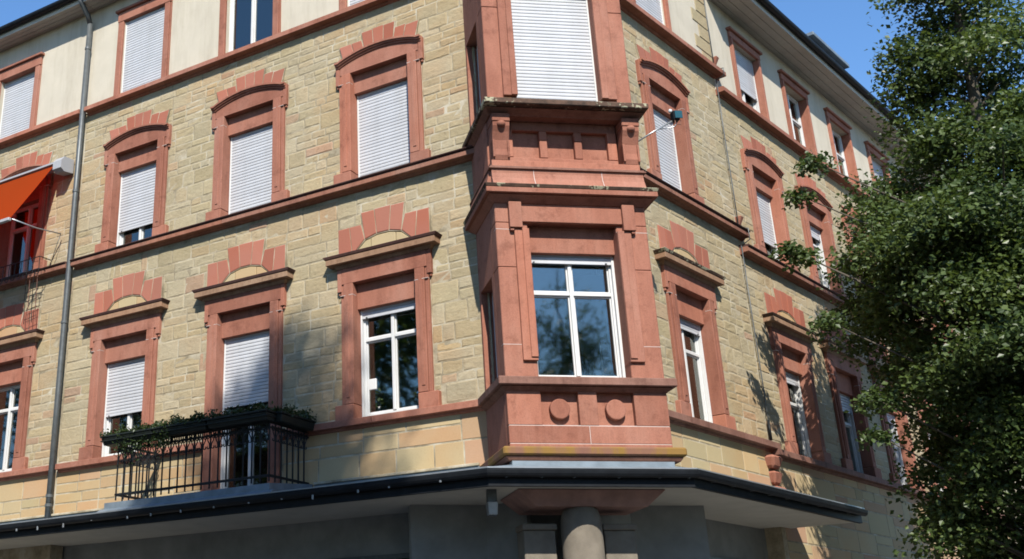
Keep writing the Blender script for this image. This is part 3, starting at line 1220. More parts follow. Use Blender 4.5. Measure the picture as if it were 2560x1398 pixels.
# right wall
window(FR, CORNER, WIN_R, 7.74, 9.52, 0.575, DW, shutter=7.76)
window(FR, CORNER, WIN_R, 3.74, 5.54, 0.575, DW, shutter=5.33, transom=4.98, curtain=[(WIN_R - 0.50, WIN_R - 0.05, 3.8, 5.3), (WIN_R + 0.2, WIN_R + 0.5, 3.8, 5.3)])
for i, c in enumerate(WIN_B):
    window(FR, NEIGH_R, c, BU(7.74), BU(9.52), 0.575, DW, shutter=(8.00, 8.85, 8.6, 8.3, 8.9)[i], transom=8.7)
    window(FR, NEIGH_R, c, BL(3.74), BL(5.54), 0.575, DW, shutter=(5.10, 4.95, 5.1, 5.0, 5.1)[i], transom=4.72, curtain=[(c - 0.5, c - 0.1, 3.7, 5.2)] if i == 0 else None)
for i, c in enumerate(T_B):
    window(FR, NEIGH_R, c, 10.84, 12.42, 0.60, -0.13, shutter=(11.42, None, None, 11.9, None)[i], transom=11.75, curtain=[(c - 0.45, c + 0.45, 10.9, 12.3)] if i == 1 else None)

# ------------------------------------------------------------------ bay window
X0, X1 = 3.685, 5.925                     # flanks of the bay in the frame of its front
XC = 0.5 * (X0 + X1)
BK = -1.35                                # how far back the flanks run
OP0, OP1 = 4.15, 5.46
body = MB()


def bay_ring(z0, z1, front_open=None, side_open=None, t=0.30, d=0.0):
    """front and both flanks between z0 and z1"""
    if front_open:
        body.box(X0, front_open[0], -t, d, z0, z1, 0.012)
        body.box(front_open[1], X1, -t, d, z0, z1, 0.012)
    else:
        body.box(X0, X1, -t, d, z0, z1, 0.012)
    for s in (0, 1):
        a, b = (X0, X0 + 0.24) if s == 0 else (X1 - 0.24, X1)
        if side_open:
            body.box(a, b, -side_open[0], -t, z0, z1, 0.0)
            body.box(a, b, BK, -side_open[1], z0, z1, 0.006)
        else:
            body.box(a, b, BK, -t, z0, z1, 0.0)


SO = (0.42, 1.16)                         # opening in the flank, measured back from the front
bay_ring(2.50, 3.72, None, None, 0.42, -0.09)
bay_ring(3.72, 5.32, (OP0, OP1), SO)
bay_ring(5.32, 6.00, (OP0, OP1), None)
bay_ring(6.00, 6.40)
bay_ring(6.40, 7.85, None, None, 0.5, -0.20)
bay_ring(7.85, 9.62, (4.14, 5.45), SO)
bay_ring(9.62, 10.10, (4.14, 5.45), None)
bay_ring(10.10, 13.6)
ORIEL = put(FF, body, 'bay_window', M_RED, CORNER)


def bay(mb, name, m=M_RED, **k):
    return put(FF, mb, name, m, ORIEL, **k)


def bay_slab(name, z0, z1, d, side, m, d_low=None, side_low=None, c=0.010):
    mb = MB()
    dl = d if d_low is None else d_low
    sl_ = side if side_low is None else side_low
    mb.frustum(X0 - side, X1 + side, d, z0, z1, X0 - sl_, X1 + sl_, dl, BK + 0.02, c)
    return bay(mb, name, m)


# foot
bay_slab('base_slab', 2.645, 2.762, 0.16, 0.13, M_OCHRE, c=0.022)
bay_slab('base_moulding', 2.580, 2.643, 0.12, 0.09, M_REDDARK, 0.09, 0.06)
# pedestal: blocks left proud round two sunk panels
for (a, b, e, f) in ((X0, 4.155, 3.075, 3.58), (4.675, 4.935, 3.075, 3.58), (5.455, X1, 3.075, 3.58), (X0, 4.795, 2.83, 3.066), (4.803, X1, 2.83, 3.066), (X0, X1, 2.764, 2.822)):
    mb = MB()
    mb.box(a, b, -0.12, 0.0, e, f, 0.006)
    bay(mb, 'pedestal_block')
mb = MB()
mb.box(X0 + 0.01, X1 - 0.01, -0.12, -0.006, 3.064, 3.077, 0)
mb.box(4.794, 4.804, -0.12, -0.006, 2.82, 3.07, 0)
mb.box(X0 + 0.01, X1 - 0.01, -0.12, -0.006, 2.820, 2.832, 0)
bay(mb, 'pointing', M_PINK_MORTAR)
for x in (4.415, 5.195):
    mb = MB()
    mb.disc(x, 3.30, 0.138, -0.10, -0.012)
    bay(mb, 'roundel')
for s in (0, 1):                           # flanks of the pedestal
    mb = MB()
    a, b = (X0 - 0.0, X0 + 0.1) if s == 0 else (X1 - 0.1, X1 + 0.0)
    mb.box(a - 0.002, b + 0.002, BK + 0.03, -0.13, 2.764, 3.58, 0.006)
    bay(mb, 'pedestal_block')
bay_slab('sill_moulding', 3.535, 3.598, 0.075, 0.075, M_REDDARK, 0.02, 0.02)
bay_slab('sill_ledge', 3.600, 3.715, 0.125, 0.125, M_REDDARK, c=0.012)
# pilaster strips beside the main opening
for s in (0, 1):
    mb = MB()
    a, b = (3.945, OP0 + 0.005) if s == 0 else (OP1 - 0.005, 5.665)
    mb.box(a, b, -0.26, 0.045, 3.955, 5.895, 0.008)
    a, b = (4.055, OP0 + 0.003) if s == 0 else (OP1 - 0.003, 5.555)
    mb.box(a, b, 0.04, 0.066, 4.00, 5.895, 0.006)
    bay(mb, 'pilaster_strip')
    mb = MB()
    a, b = (3.875, 4.06) if s == 0 else (5.55, 5.735)
    mb.box(a, b, -0.02, 0.085, 5.90, 6.30, 0.006)
    a, b = (3.885, 3.94) if s == 0 else (5.67, 5.725)
    mb.box(a, b, -0.02, 0.06, 5.86, 5.899, 0.005)
    bay(mb, 'ear')
    mb = MB()
    a, b = (X0 - 0.0015, OP0) if s == 0 else (OP1, X1 + 0.0015)
    mb.box(a, b, -0.10, 0.0015, 5.893, 5.901, 0)
    mb.box(a, b, -0.10, 0.0015, 4.186, 4.194, 0)
    bay(mb, 'pointing', M_PINK_MORTAR)
mb = MB()
mb.box(4.062, 5.548, -0.28, 0.05, 6.00, 6.245, 0.008)
bay(mb, 'lintel')
mb = MB()
mb.box(OP0 - 0.01, OP1 + 0.01, -0.34, -0.14, 5.60, 6.02, 0.006)
bay(mb, 'panel')
# main ledge
bay_slab('ledge_cove', 6.30, 6.395, 0.14, 0.10, M_RED, 0.03, 0.02)
bay_slab('ledge', 6.397, 6.475, 0.195, 0.15, M_RED, c=0.006)
bay_slab('ledge_cap', 6.477, 6.53, 0.215, 0.175, M_LICHEN, 0.195, 0.155, 0.008)
# concave skirt, moulding and plain base above the ledge
mb = MB()
pts = [(-0.3, 6.53), (0.135, 6.53), (0.10, 6.60), (0.065, 6.68), (0.05, 6.76), (0.055, 6.82), (-0.3, 6.82)]
mb.extrude(pts, X0 - 0.02, X1 + 0.02)
bay(mb, 'skirt')
for s in (0, 1):
    mb = MB()
    a, b = (X0 - 0.045, X0 + 0.2) if s == 0 else (X1 - 0.2, X1 + 0.045)
    ka, kb = (X0 - 0.10, b) if s == 0 else (a, X1 + 0.10)
    mb.frustum(a, b, -0.02, 6.53, 6.82, ka, kb, -0.02, BK + 0.03, 0.004)
    bay(mb, 'skirt')
mb = MB()
for x in (4.285, 5.31):
    mb.extrude([(-0.2, 6.532), (0.137, 6.532), (0.102, 6.601), (0.067, 6.681), (0.052, 6.76), (0.057, 6.819), (-0.2, 6.819)], x, x + 0.009)
bay(mb, 'pointing', M_PINK_MORTAR)
bay_slab('moulding', 6.822, 6.845, 0.085, 0.06, M_REDDARK, c=0.004)
bay_slab('moulding', 6.847, 6.872, 0.065, 0.04, M_REDDARK, c=0.004)
bay_slab('plinth', 6.874, 6.985, 0.015, 0.0, M_RED, c=0.006)
# sunk panels between the brackets
for (a, b, e, f) in ((3.99, 4.06, 7.11, 7.70), (4.47, 4.585, 7.11, 7.40), (5.005, 5.12, 7.11, 7.40), (5.52, 5.66, 7.11, 7.70), (3.99, 5.66, 6.987, 7.105), (3.99, 5.66, 7.55, 7.70), (4.47, 4.585, 7.402, 7.55), (5.005, 5.12, 7.402, 7.55)):
    mb = MB()
    mb.box(a, b, -0.24, -0.12, e, f, 0.008)
    bay(mb, 'panel_frame')
for x in (3.835, 5.81):
    mb = MB()                              # scrolled console
    w = 0.125
    mb.extrude([(-0.2, 6.99), (0.012, 6.99), (0.035, 7.06), (0.02, 7.16), (0.03, 7.30), (0.075, 7.42), (0.115, 7.50), (0.12, 7.565), (-0.2, 7.565)], x - w, x + w)
    mb.box(x - w - 0.01, x + w + 0.01, -0.2, 0.135, 7.567, 7.70, 0.010)
    mb.box(x - w, x - w + 0.03, -0.1, 0.05, 7.02, 7.30, 0.006)
    mb.box(x + w - 0.03, x + w, -0.1, 0.05, 7.02, 7.30, 0.006)
    br = bay(mb, 'bracket')
    mb = MB()
    mb.lathe([(0.02, 7.475), (0.06, 7.49), (0.07, 7.53), (0.06, 7.562)], x, 0.105, 12)
    bay(mb, 'bracket_boss', smooth=True)
bay_slab('ledge_cove', 7.70, 7.775, 0.19, 0.09, M_REDDARK, 0.06, 0.02)
bay_slab('ledge', 7.777, 7.865, 0.31, 0.125, M_LICHEN, c=0.012)
# upper opening
for s in (0, 1):
    mb = MB()
    a, b = (3.93, 4.145) if s == 0 else (5.445, 5.69)
    mb.box(a, b, -0.22, 0.045, 8.055, 10.10, 0.008)
    a, b = (4.05, 4.143) if s == 0 else (5.447, 5.55)
    mb.box(a, b, 0.04, 0.066, 8.06, 10.1, 0.006)
    bay(mb, 'pilaster_strip')
    mb = MB()
    a, b = (X0 - 0.03, 4.14) if s == 0 else (5.45, X1 + 0.03)
    mb.box(a, b, -0.22, 0.02, 7.87, 8.03, 0.010)
    bay(mb, 'base_block', M_OCHRE)
mb = MB()
mb.box(3.93, 5.69, -0.2, 0.06, 10.1, 10.4, 0.01)
bay(mb, 'lintel')
# windows in the bay
wf = window(FF, CORNER, 0.5 * (4.19 + 5.40) + 0.005, 3.735, 5.60, 0.655, -0.27, shutter=5.47, transom=5.03, bar=0.07, rail_w=0.04, room=True, curtain=[(5.24, 5.36, 3.8, 5.5), (5.12, 5.19, 3.82, 4.30)])
window(FF, CORNER, 4.795, 7.94, 10.10, 0.655, -0.19, shutter=7.95, bar=0.06, room=False)
FS = Facade(FF.a - math.pi / 2, X0)        # left flank of the bay: s runs towards the front
FS.M = FF.M @ Matrix.Translation((X0, 0, 0)) @ Matrix.Rotation(-math.pi / 2, 4, 'Z')
FT = Facade(0, 0)
FT.n = -FF.t
FS.n = -FF.t
for za, zb in ((3.72, 5.32), (7.88, 9.62)):
    window(FS, CORNER, -0.79, za, zb, 0.365, -0.17, bar=0.05, transom=za + 1.15, mullion=False)

# bay roof / body closed behind
# ------------------------------------------------------------------ eaves and roofs
def eaves(F, parent, s0, s1, zs, over, gut_z):
    mb = MB()
    n = 4
    for i in range(n):                     # soffit boards
        a = -0.05 + (over + 0.05) * i / n
        b = -0.05 + (over + 0.05) * (i + 1) / n
        bb = MB()
        bb.box(s0, s1, a + 0.004, b - 0.004, zs, zs + 0.03, 0.003)
        put(F, bb, 'soffit_board', M_SOFFIT, parent)
    mb = MB()
    mb.box(s0, s1, over - 0.005, over + 0.02, zs - 0.035, zs + 0.16, 0.004)
    put(F, mb, 'fascia_board', M_SOFFIT, parent)
    mb = MB()
    r = 0.075
    prof = []
    for k in range(9):
        a = math.pi + math.pi * k / 8
        prof.append((over + 0.10 + r * math.cos(a), gut_z + r * math.sin(a)))
    prof += [(over + 0.10 + r, gut_z + 0.015), (over + 0.10 - r, gut_z + 0.015)]
    mb.extrude(prof, s0, s1)
    put(F, mb, 'roof_gutter', M_GUTTER, parent)
    mb = MB()
    sl2 = math.tan(math.radians(38))
    mb.extrude([(over + 0.08, gut_z + 0.02), (over + 0.08, gut_z + 0.09), (-6.0, gut_z + 0.09 + 6.1 * sl2), (-6.0, gut_z + 0.02 + 6.0 * sl2)], s0, s1)
    put(F, mb, 'roof', M_ROOF, parent)


eaves(FL, CORNER, SEAM_L, -6.2, 13.66, 0.42, 13.80)
eaves(FL, NEIGH_L, -26, SEAM_L - 0.01, 13.66, 0.42, 13.80)
eaves(FR, CORNER, 13.6, SEAM_R + 0.1, 13.66, 0.42, 13.80)
eaves(FR, NEIGH_R, SEAM_R + 0.12, B_END, 13.06, 0.62, 13.21)
# dormer on the right-hand roof
mb = MB()
mb.box(24.75, 26.75, -2.2, 0.12, 13.4, 14.42, 0.01)
mb.box(24.62, 26.88, -2.2, 0.26, 14.42, 14.52, 0.01)
put(FR, mb, 'dormer', M_ZINC, NEIGH_R)

# ------------------------------------------------------------------ street canopy
def meet(F, df, G, dg):
    A = [[F.n.x, F.n.y], [G.n.x, G.n.y]]
    b0, b1 = df - F.dist, dg - G.dist
    det = A[0][0] * A[1][1] - A[0][1] * A[1][0]
    return Vector(((b0 * A[1][1] - A[0][1] * b1) / det, (A[0][0] * b1 - b0 * A[1][0]) / det, 0))


def outline(dl, df, dr, s0=-24.0, s1=19.4):
    p0 = FL.P(s0, dl, 0)
    p3 = FR.P(s1, dr, 0)
    a, b = meet(FL, dl, FF, df), meet(FF, df, FR, dr)
    return [Vector((p.x, p.y, 0)) for p in (p0, a, b, p3)]


CAN = thing('street_canopy', 'long black-edged canopy with gutter wrapping the corner under the bay window', 'canopy', FF.P(4.8, 0.3, 2.2))
DL, DF, DR = 1.40, 0.25, 1.30


def band(mb, outer, inner, z_out0, z_out1, z_in0, z_in1):
    """ring segment between two outlines"""
    n = len(outer)
    b = len(mb.v)
    for o, i in zip(outer, inner):
        mb.v += [(o.x, o.y, z_out0), (o.x, o.y, z_out1), (i.x, i.y, z_in1), (i.x, i.y, z_in0)]
    for k in range(n - 1):
        a = b + 4 * k
        for q in range(4):
            r = (q + 1) % 4
            mb.face((a + q, a + 4 + q, a + 4 + r, a + r))
    mb.face((b, b + 1, b + 2, b + 3))
    e = b + 4 * (n - 1)
    mb.face((e + 3, e + 2, e + 1, e))


O = outline
mb = MB()
band(mb, O(DL - 0.04, DF - 0.04, DR - 0.04), O(0.012, -0.35, 0.012), 2.445, 2.475, 2.66, 2.70)
put(FW, mb, 'canopy_roof', M_ZINC, CAN)
mb = MB()
band(mb, O(DL, DF, DR), O(DL - 0.05, DF - 0.05, DR - 0.05), 2.400, 2.456, 2.400, 2.452)
put(FW, mb, 'gutter_lip', M_GUTTER, CAN)
mb = MB()
band(mb, O(DL + 0.004, DF + 0.004, DR + 0.004), O(DL - 0.02, DF - 0.02, DR - 0.02), 2.457, 2.474, 2.457, 2.474)
put(FW, mb, 'gutter_highlight', M_GALV, CAN)  # pale strip added to imitate the highlight along the gutter's top edge
mb = MB()
for k in range(7):
    a0, a1 = math.pi * k / 7, math.pi * (k + 1) / 7
    r = 0.062
    f0 = lambda a: (-0.075 - r * math.cos(a), 2.430 - 0.085 * math.sin(a))
    (x0, z0), (x1, z1) = f0(a0), f0(a1)
    band(mb, O(DL + x0 + 0.065, DF + x0 + 0.065, DR + x0 + 0.065), O(DL + x1 + 0.065, DF + x1 + 0.065, DR + x1 + 0.065), z0 - 0.006, z0, z1 - 0.006, z1)
put(FW, mb, 'gutter', M_GUTTER, CAN, smooth=False)
mb = MB()
band(mb, O(DL - 0.07, DF - 0.07, DR - 0.07), O(DL - 0.13, DF - 0.13, DR - 0.13), 2.235, 2.42, 2.235, 2.42)
put(FW, mb, 'fascia', M_GUTTER, CAN)
mb = MB()
band(mb, O(DL - 0.135, DF - 0.135, DR - 0.135), O(-0.49, -1.75, -0.49), 2.262, 2.298, 2.262, 2.298)
put(FW, mb, 'soffit', M_SOFFIT, CAN)
# zinc upstands at the walls
mb = MB()
mb.box(X0 - 0.01, X1 - 0.04, -0.05, 0.10, 2.40, 2.578, 0.004)
put(FF, mb, 'flashing', M_ZINC, CAN)
for F, s0, s1 in ((FL, -24, -13.5), (FL, -9.98, SL_END - 0.3), (FR, SR_BEG + 0.35, 19.3)):
    mb = MB()
    mb.box(s0, s1, 0.014, 0.05, 2.60, 2.755, 0.004)
    put(F, mb, 'flashing', M_ZINC, CAN)
    mb = MB()
    mb.box(s0, s1, 0.014, 0.075, 2.757, 2.80, 0.008)
    put(F, mb, 'mortar_fillet', M_MORTAR, CAN)
# gutter brackets
for i in range(22):
    s = -19.5 + i * 0.62 + random.uniform(-0.16, 0.16)
    if s > -6.5:
        break
    mb = MB()
    h = random.uniform(0.05, 0.11)
    mb.box(s - 0.014, s + 0.014, DL + 0.012, DL + 0.03, 2.40 - h, 2.415, 0.003)
    put(FL, mb, 'gutter_clip', M_GALV, CAN)
for s in (3.55, 4.02, 4.45, 5.05, 5.6, 6.0):
    mb = MB()
    mb.box(s - 0.012, s + 0.012, DF - 0.05, DF + 0.008, 2.335, 2.42, 0.003)
    put(FF, mb, 'gutter_clip', M_PIPE, CAN)
for i in range(9):
    s = 14.1 + i * 0.58
    mb = MB()
    mb.box(s - 0.012, s + 0.012, DR - 0.05, DR + 0.008, 2.335, 2.42, 0.003)
    put(FR, mb, 'gutter_clip', M_PIPE, CAN)

# ------------------------------------------------------------------ ground floor in the shade
mb = MB()
mb.box(-24, -6.6, -0.5, -0.36, -ZO, 2.261, 0)
put(FL, mb, 'shop_wall', M_DARKWALL, CORNER)
mb = MB()
mb.box(13.8, SEAM_R, -0.5, -0.36, -ZO, 2.261, 0)
put(FR, mb, 'shop_wall', M_DARKWALL, CORNER)
mb = MB()
mb.box(2.6, 7.0, -1.9, -1.7, -ZO, 2.261, 0)
put(FF, mb, 'shop_wall', M_DARKWALL, CORNER)
mb = MB()
mb.box(SEAM_R - 0.02, SEAM_R + 0.22, -6.0, -0.303, -ZO, 2.30, 0)
put(FR, mb, 'party_wall', M_DARKWALL, CORNER)
mb = MB()                                   # red stone beam under the bay
mb.frustum(3.80, 5.82, -0.16, 2.05, 2.258, 4.05, 5.62, -0.30, -1.2, 0.01)
put(FF, mb, 'bay_beam', M_DUSTY, CORNER)
mb = MB()
mb.lathe([(0.36, -ZO), (0.36, -1.35), (0.29, -1.3), (0.275, 1.80), (0.265, 1.93), (0.235, 2.03), (0.18, 2.10), (0.10, 2.14)], 4.74, -0.55, 24)
put(FF, mb, 'column', M_GREYSTONE, CORNER, smooth=True)
for s in (4.18, 5.30):
    mb = MB()
    mb.box(s - 0.24, s + 0.24, -1.0, -0.6, 1.78, 1.86, 0.01)
    mb.box(s - 0.22, s + 0.22, -1.0, -0.64, -ZO, 1.778, 0.01)
    put(FF, mb, 'pier', M_GREYSTONE, CORNER)
for F, s0, n in ((FL, -21.8, 6), (FR, 14.2, 2)):
    for i in range(n):                      # shop windows under the canopy
        a = s0 + i * 2.35
        mb = MB()
        for q in ((a, a + 2.1, 1.60, 1.67), (a, a + 2.1, -1.0, -0.93), (a, a + 0.06, -0.93, 1.60), (a + 2.04, a + 2.1, -0.93, 1.60), (a + 1.02, a + 1.08, -0.93, 1.60), (a + 0.06, a + 1.02, 1.12, 1.17), (a + 1.08, a + 2.04, 1.12, 1.17)):
            mb.box(q[0], q[1], -0.40, -0.33, q[2], q[3], 0.004)
        w = put(F, mb, 'shop_window', M_PIPE, CORNER)
        mb = MB()
        mb.box(a + 0.06, a + 2.04, -0.358, -0.352, -0.93, 1.60, 0)
        put(F, mb, 'pane', M_GLASS, w)
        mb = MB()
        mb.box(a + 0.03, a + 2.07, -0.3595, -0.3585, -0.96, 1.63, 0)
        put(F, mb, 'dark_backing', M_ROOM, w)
LAMP = thing('canopy_lamp', 'small pale grey lamp box hanging below the canopy left of the column', 'lamp', FF.P(3.46, -0.3, 1.93))
mb = MB()
mb.box(3.40, 3.53, -0.33, -0.25, 2.10, 2.262, 0.006)
put(FF, mb, 'mount', M_PIPE, LAMP)
mb = MB()
mb.frustum(3.395, 3.535, -0.22, 1.93, 2.098, 3.405, 3.525, -0.24, -0.36, 0.008)
put(FF, mb, 'lamp_housing', M_GALV, LAMP)
mb = MB()
for k in range(3):
    mb.box(3.42 + k * 0.035, 3.443 + k * 0.035, -0.33, -0.25, 1.918, 1.94, 0.004)
put(FF, mb, 'lamp_foot', M_PIPE, LAMP)

# ------------------------------------------------------------------ balcony
BAL = thing('balcony', 'black wrought iron balcony with scrolls on a zinc platform before the half shuttered door', 'balcony', FL.P(-11.7, 0.6, 2.66))
BS0, BS1, BD = -13.25, -10.10, 1.06
mb = MB()
mb.extrude([(0.016, 2.62), (1.14, 2.55), (1.14, 2.66), (0.016, 2.78)], BS0 - 0.17, BS1 + 0.07)
put(FL, mb, 'platform', M_ZINC, BAL)
mb = MB()
mb.extrude([(0.016, 2.50), (1.26, 2.47), (1.26, 2.49), (1.142, 2.56), (0.016, 2.63)], BS0 - 0.26, BS1 + 0.16)
put(FL, mb, 'platform_skirt', M_ZINC, BAL)
front_line = [(BS0, 0.05), (BS0, BD), (BS1, BD), (BS1, 0.05)]


def rail(z, r, name, h=None):
    for (a, b) in zip(front_line, front_line[1:]):
        mb = MB()
        x0, x1 = sorted((a[0], b[0]))
        d0, d1 = sorted((a[1], b[1]))
        mb.box(x0 - r, x1 + r, d0 - r, d1 + r, z - r, z + r, 0.003)
        put(FL, mb, name, M_IRON, BAL)


rail(2.79, 0.018, 'bottom_rail')
rail(3.52, 0.012, 'middle_rail')
rail(3.60, 0.018, 'top_rail')
stand = []
n_f = 19
for i in range(n_f + 1):
    stand.append((BS0 + (BS1 - BS0) * i / n_f, BD))
for i in range(1, 7):
    stand.append((BS1, BD - 0.15 * i))
for i in range(1, 7):
    stand.append((BS0, BD - 0.15 * i))
bmesh_ = None
bal0 = None
for k, (s, d) in enumerate(stand):
    if bal0 is None:
        mb = MB()
        mb.box(s - 0.0105, s + 0.0105, d - 0.0105, d + 0.0105, 2.70, 3.60, 0.002)
        bal0 = put(FL, mb, 'baluster', M_IRON, BAL)
        bpos = (s, d)
    else:
        again(bal0, FL, s - bpos[0], d - bpos[1], 0, BAL)


def scroll_points(s, d, z, sgn, along):
    """an S-shaped scroll hanging beside a baluster"""
    pts = []
    for i in range(13):                    # upper volute
        a = i / 12 * 2 * math.pi * 1.15
        r = 0.012 + 0.038 * i / 12
        pts.append((sgn * (0.052 + r * math.cos(a)), 0.10 + r * math.sin(a)))
    pts += [(sgn * 0.055, 0.03), (sgn * 0.025, -0.02), (sgn * 0.02, -0.06)]
    for i in range(9):                     # lower curl
        a = math.pi - i / 8 * math.pi * 1.3
        pts.append((sgn * (0.045 + 0.025 * math.cos(a)), -0.075 - 0.02 * math.sin(a)))
    if along == 's':
        return [(s + u, -d, z + w) for u, w in pts]
    return [(s, -(d + u), z + w) for u, w in pts]


sc = {}
for k, (s, d) in enumerate(stand):
    along = 's' if d == BD else 'd'
    for sgn in (-1, 1):
        if along == 's' and not (BS0 <= s + sgn * 0.06 <= BS1):
            continue
        key = (along, sgn)
        if key not in sc:
            mb = MB()
            mb.tube(scroll_points(s, d, 3.42, sgn, along), 0.0095, 5)
            o = put(FL, mb, 'scroll', M_IRON, BAL)
            sc[key] = (o, s, d)
        else:
            o, s_, d_ = sc[key]
            again(o, FL, s - s_, d - d_, 0, BAL)
mb = MB()                                  # beaded frieze below the top rail
for i in range(int((BS1 - BS0) / 0.045)):
    s = BS0 + 0.02 + i * 0.045
    mb.box(s - 0.009, s + 0.009, BD - 0.006, BD + 0.006, 3.525, 3.585, 0.0)
o = put(FL, mb, 'frieze', M_IRON, BAL)
o['kind'] = 'stuff'


def leaf_cloud(mb, n, place, size, flat=0.0):
    """small folded leaves; place() gives a point in the frame"""
    for _ in range(n):
        p = Vector(place())
        nrm = Vector((random.gauss(0, 1), random.gauss(0, 1), random.gauss(0, 1) + flat)).normalized()
        u = nrm.orthogonal().normalized()
        u.rotate(Matrix.Rotation(random.uniform(0, 6.28), 3, nrm))
        w = nrm.cross(u)
        L = size * random.uniform(0.6, 1.3)
        mb.cur = (random.random(), 0, 0)
        b = len(mb.v)
        mb.v += [tuple(p), tuple(p + u * L * 0.5 + w * L * 0.34 + nrm * L * 0.08), tuple(p + u * L), tuple(p + u * L * 0.5 - w * L * 0.34 + nrm * L * 0.08)]
        mb.face((b, b + 1, b + 2, b + 3))


PG = 'planter boxes on the balcony rail'
planters = [('s', -13.48, -12.35, 'leftmost dark planter box on the balcony rail, thinly planted, its soil edge bare', 500),
            ('s', -12.33, -11.22, 'middle dark planter box on the balcony rail with trailing bushy greenery', 1000),
            ('s', -11.20, -10.02, 'dark planter box at the front of the rail before the door', 600),
            ('d', 0.10, 1.00, 'dark planter box on the short right return of the balcony rail', 700)]
for kind, a, b, lab, n in planters:
    mid = FL.P((a + b) / 2, BD + 0.1, 3.6) if kind == 's' else FL.P(BS1 + 0.05, (a + b) / 2, 3.6)
    t = thing('planter_box', lab, 'planter', mid, PG)
    mb = MB()
    if kind == 's':
        mb.frustum(a, b, BD + 0.20, 3.60, 3.72, a + 0.02, b - 0.02, BD + 0.16, BD - 0.05, 0.012)
        mb.box(a - 0.008, b + 0.008, BD - 0.055, BD + 0.205, 3.655, 3.672, 0.004)
        mb.box(a - 0.015, b + 0.015, BD - 0.065, BD + 0.215, 3.722, 3.752, 0.006)
    else:
        mb.frustum(BS1 - 0.06, BS1 + 0.18, b, 3.60, 3.72, BS1 - 0.05, BS1 + 0.16, b - 0.02, a, 0.012)
        mb.box(BS1 - 0.075, BS1 + 0.195, a - 0.01, b + 0.015, 3.722, 3.752, 0.006)
    put(FL, mb, 'planter', M_PLANTER, t)
    mb = MB()

    def pl():
        q = random.random()
        u = random.uniform(a, b)
        bump_ = 0.03 + 0.045 * math.sin(u * 7 + a) ** 2
        if kind == 's':
            return (u, -(BD + 0.08 + random.gauss(0, 0.06)), 3.74 + abs(random.gauss(0, bump_)))
        return (BS1 + 0.06 + random.gauss(0, 0.06), -u, 3.74 + abs(random.gauss(0, bump_)))

    leaf_cloud(mb, int(n * 2.2), pl, 0.052, 0.6)
    if kind == 's' and a < -11.5:
        lo, hi = (-13.2, -12.4) if a < -13 else (-12.33, -12.0)

        def hang():
            u = random.uniform(lo, hi)
            return (u, -(BD + 0.16 + random.gauss(0, 0.03)), 3.72 - abs(random.gauss(0, 0.17)))
        leaf_cloud(mb, 380, hang, 0.042)
    o = put(FL, mb, 'greenery', M_PLANT, t, tint=True)
    o['kind'] = 'stuff'

# ------------------------------------------------------------------ downpipe and lightning cable
DP = thing('downpipe', 'thick grey rain downpipe on the joint between the stone houses', 'downpipe', FL.P(SEAM_L, 0.13, 2.6))
mb = MB()
mb.tube([(SEAM_L, -0.135, 2.56), (SEAM_L, -0.135, 5.0), (SEAM_L, -0.135, 9.0), (SEAM_L, -0.135, 13.25)], 0.056, 14)
put(FL, mb, 'pipe', M_PIPE, DP, smooth=True)
mb = MB()
mb.tube([(SEAM_L, -0.135, 13.24), (SEAM_L, -0.22, 13.42), (SEAM_L, -0.42, 13.62), (SEAM_L, -0.50, 13.74)], 0.056, 14)
put(FL, mb, 'swan_neck', M_PIPE, DP, smooth=True)
for z in (3.12, 6.46, 9.26, 12.62, 2.95):
    mb = MB()
    mb.lathe([(0.058, z - 0.03), (0.067, z - 0.026), (0.067, z + 0.026), (0.058, z + 0.03)], SEAM_L, 0.135, 16)
    put(FL, mb, 'collar', M_PIPE, DP, smooth=False)
LC = thing('lightning_cable', 'thin dark lightning cable running down the stone joint to a thicker foot sleeve', 'cable', FR.P(SEAM_R, 0.05, 4.0))
mb = MB()
mb.tube([(SEAM_R, -0.055, 3.74), (SEAM_R, -0.06, 4.6), (SEAM_R + 0.01, -0.05, 6.0), (SEAM_R, -0.055, 7.42)], 0.011, 6)
mb.tube([(SEAM_R, -0.055, 7.78), (SEAM_R - 0.01, -0.06, 8.6), (SEAM_R, -0.05, 9.9), (SEAM_R, -0.055, 10.98)], 0.011, 6)
mb.tube([(SEAM_R, -0.055, 11.2), (SEAM_R, -0.055, 13.6)], 0.011, 6)
mb.tube([(SEAM_R, -0.055, 7.42), (SEAM_R, -0.235, 7.5), (SEAM_R, -0.235, 7.72), (SEAM_R, -0.055, 7.78)], 0.011, 6)
mb.tube([(SEAM_R, -0.055, 10.98), (SEAM_R, -0.235, 11.02), (SEAM_R, -0.235, 11.18), (SEAM_R, -0.055, 11.2)], 0.011, 6)
put(FR, mb, 'cable', M_PIPE, LC, smooth=True)
mb = MB()
mb.tube([(SEAM_R, -0.06, 3.74), (SEAM_R, -0.06, 4.1)], 0.024, 8)
put(FR, mb, 'sleeve', M_GUTTER, LC, smooth=True)

# ------------------------------------------------------------------ awning on the left house
AW = thing('awning', 'bright orange sunlit awning over a window left of the thick downpipe', 'awning', FL.P(-17.5, 0.3, 9.9))
AS0, AS1 = -19.0, -16.10
mb = MB()
mb.extrude([(0.06, 9.93), (0.30, 9.915), (0.36, 9.93), (0.36, 9.97), (0.28, 10.01), (0.06, 10.03)], AS0, AS1 - 0.25)
put(FL, mb, 'cassette', M_CREAMBOX, AW)
for s in (AS0 - 0.02, AS1 - 0.245):
    mb = MB()
    mb.extrude([(0.04, 9.76), (0.28, 9.72), (0.38, 9.78), (0.38, 9.95), (0.30, 10.05), (0.04, 10.07)], s, s + 0.245)
    put(FL, mb, 'end_cap', M_CREAMBOX, AW)
mb = MB()
mb.extrude([(0.31, 9.905), (0.72, 9.25), (1.28, 8.38), (1.285, 8.384), (0.726, 9.254), (0.316, 9.909)][::1], AS0 + 0.1, AS1 - 0.30)
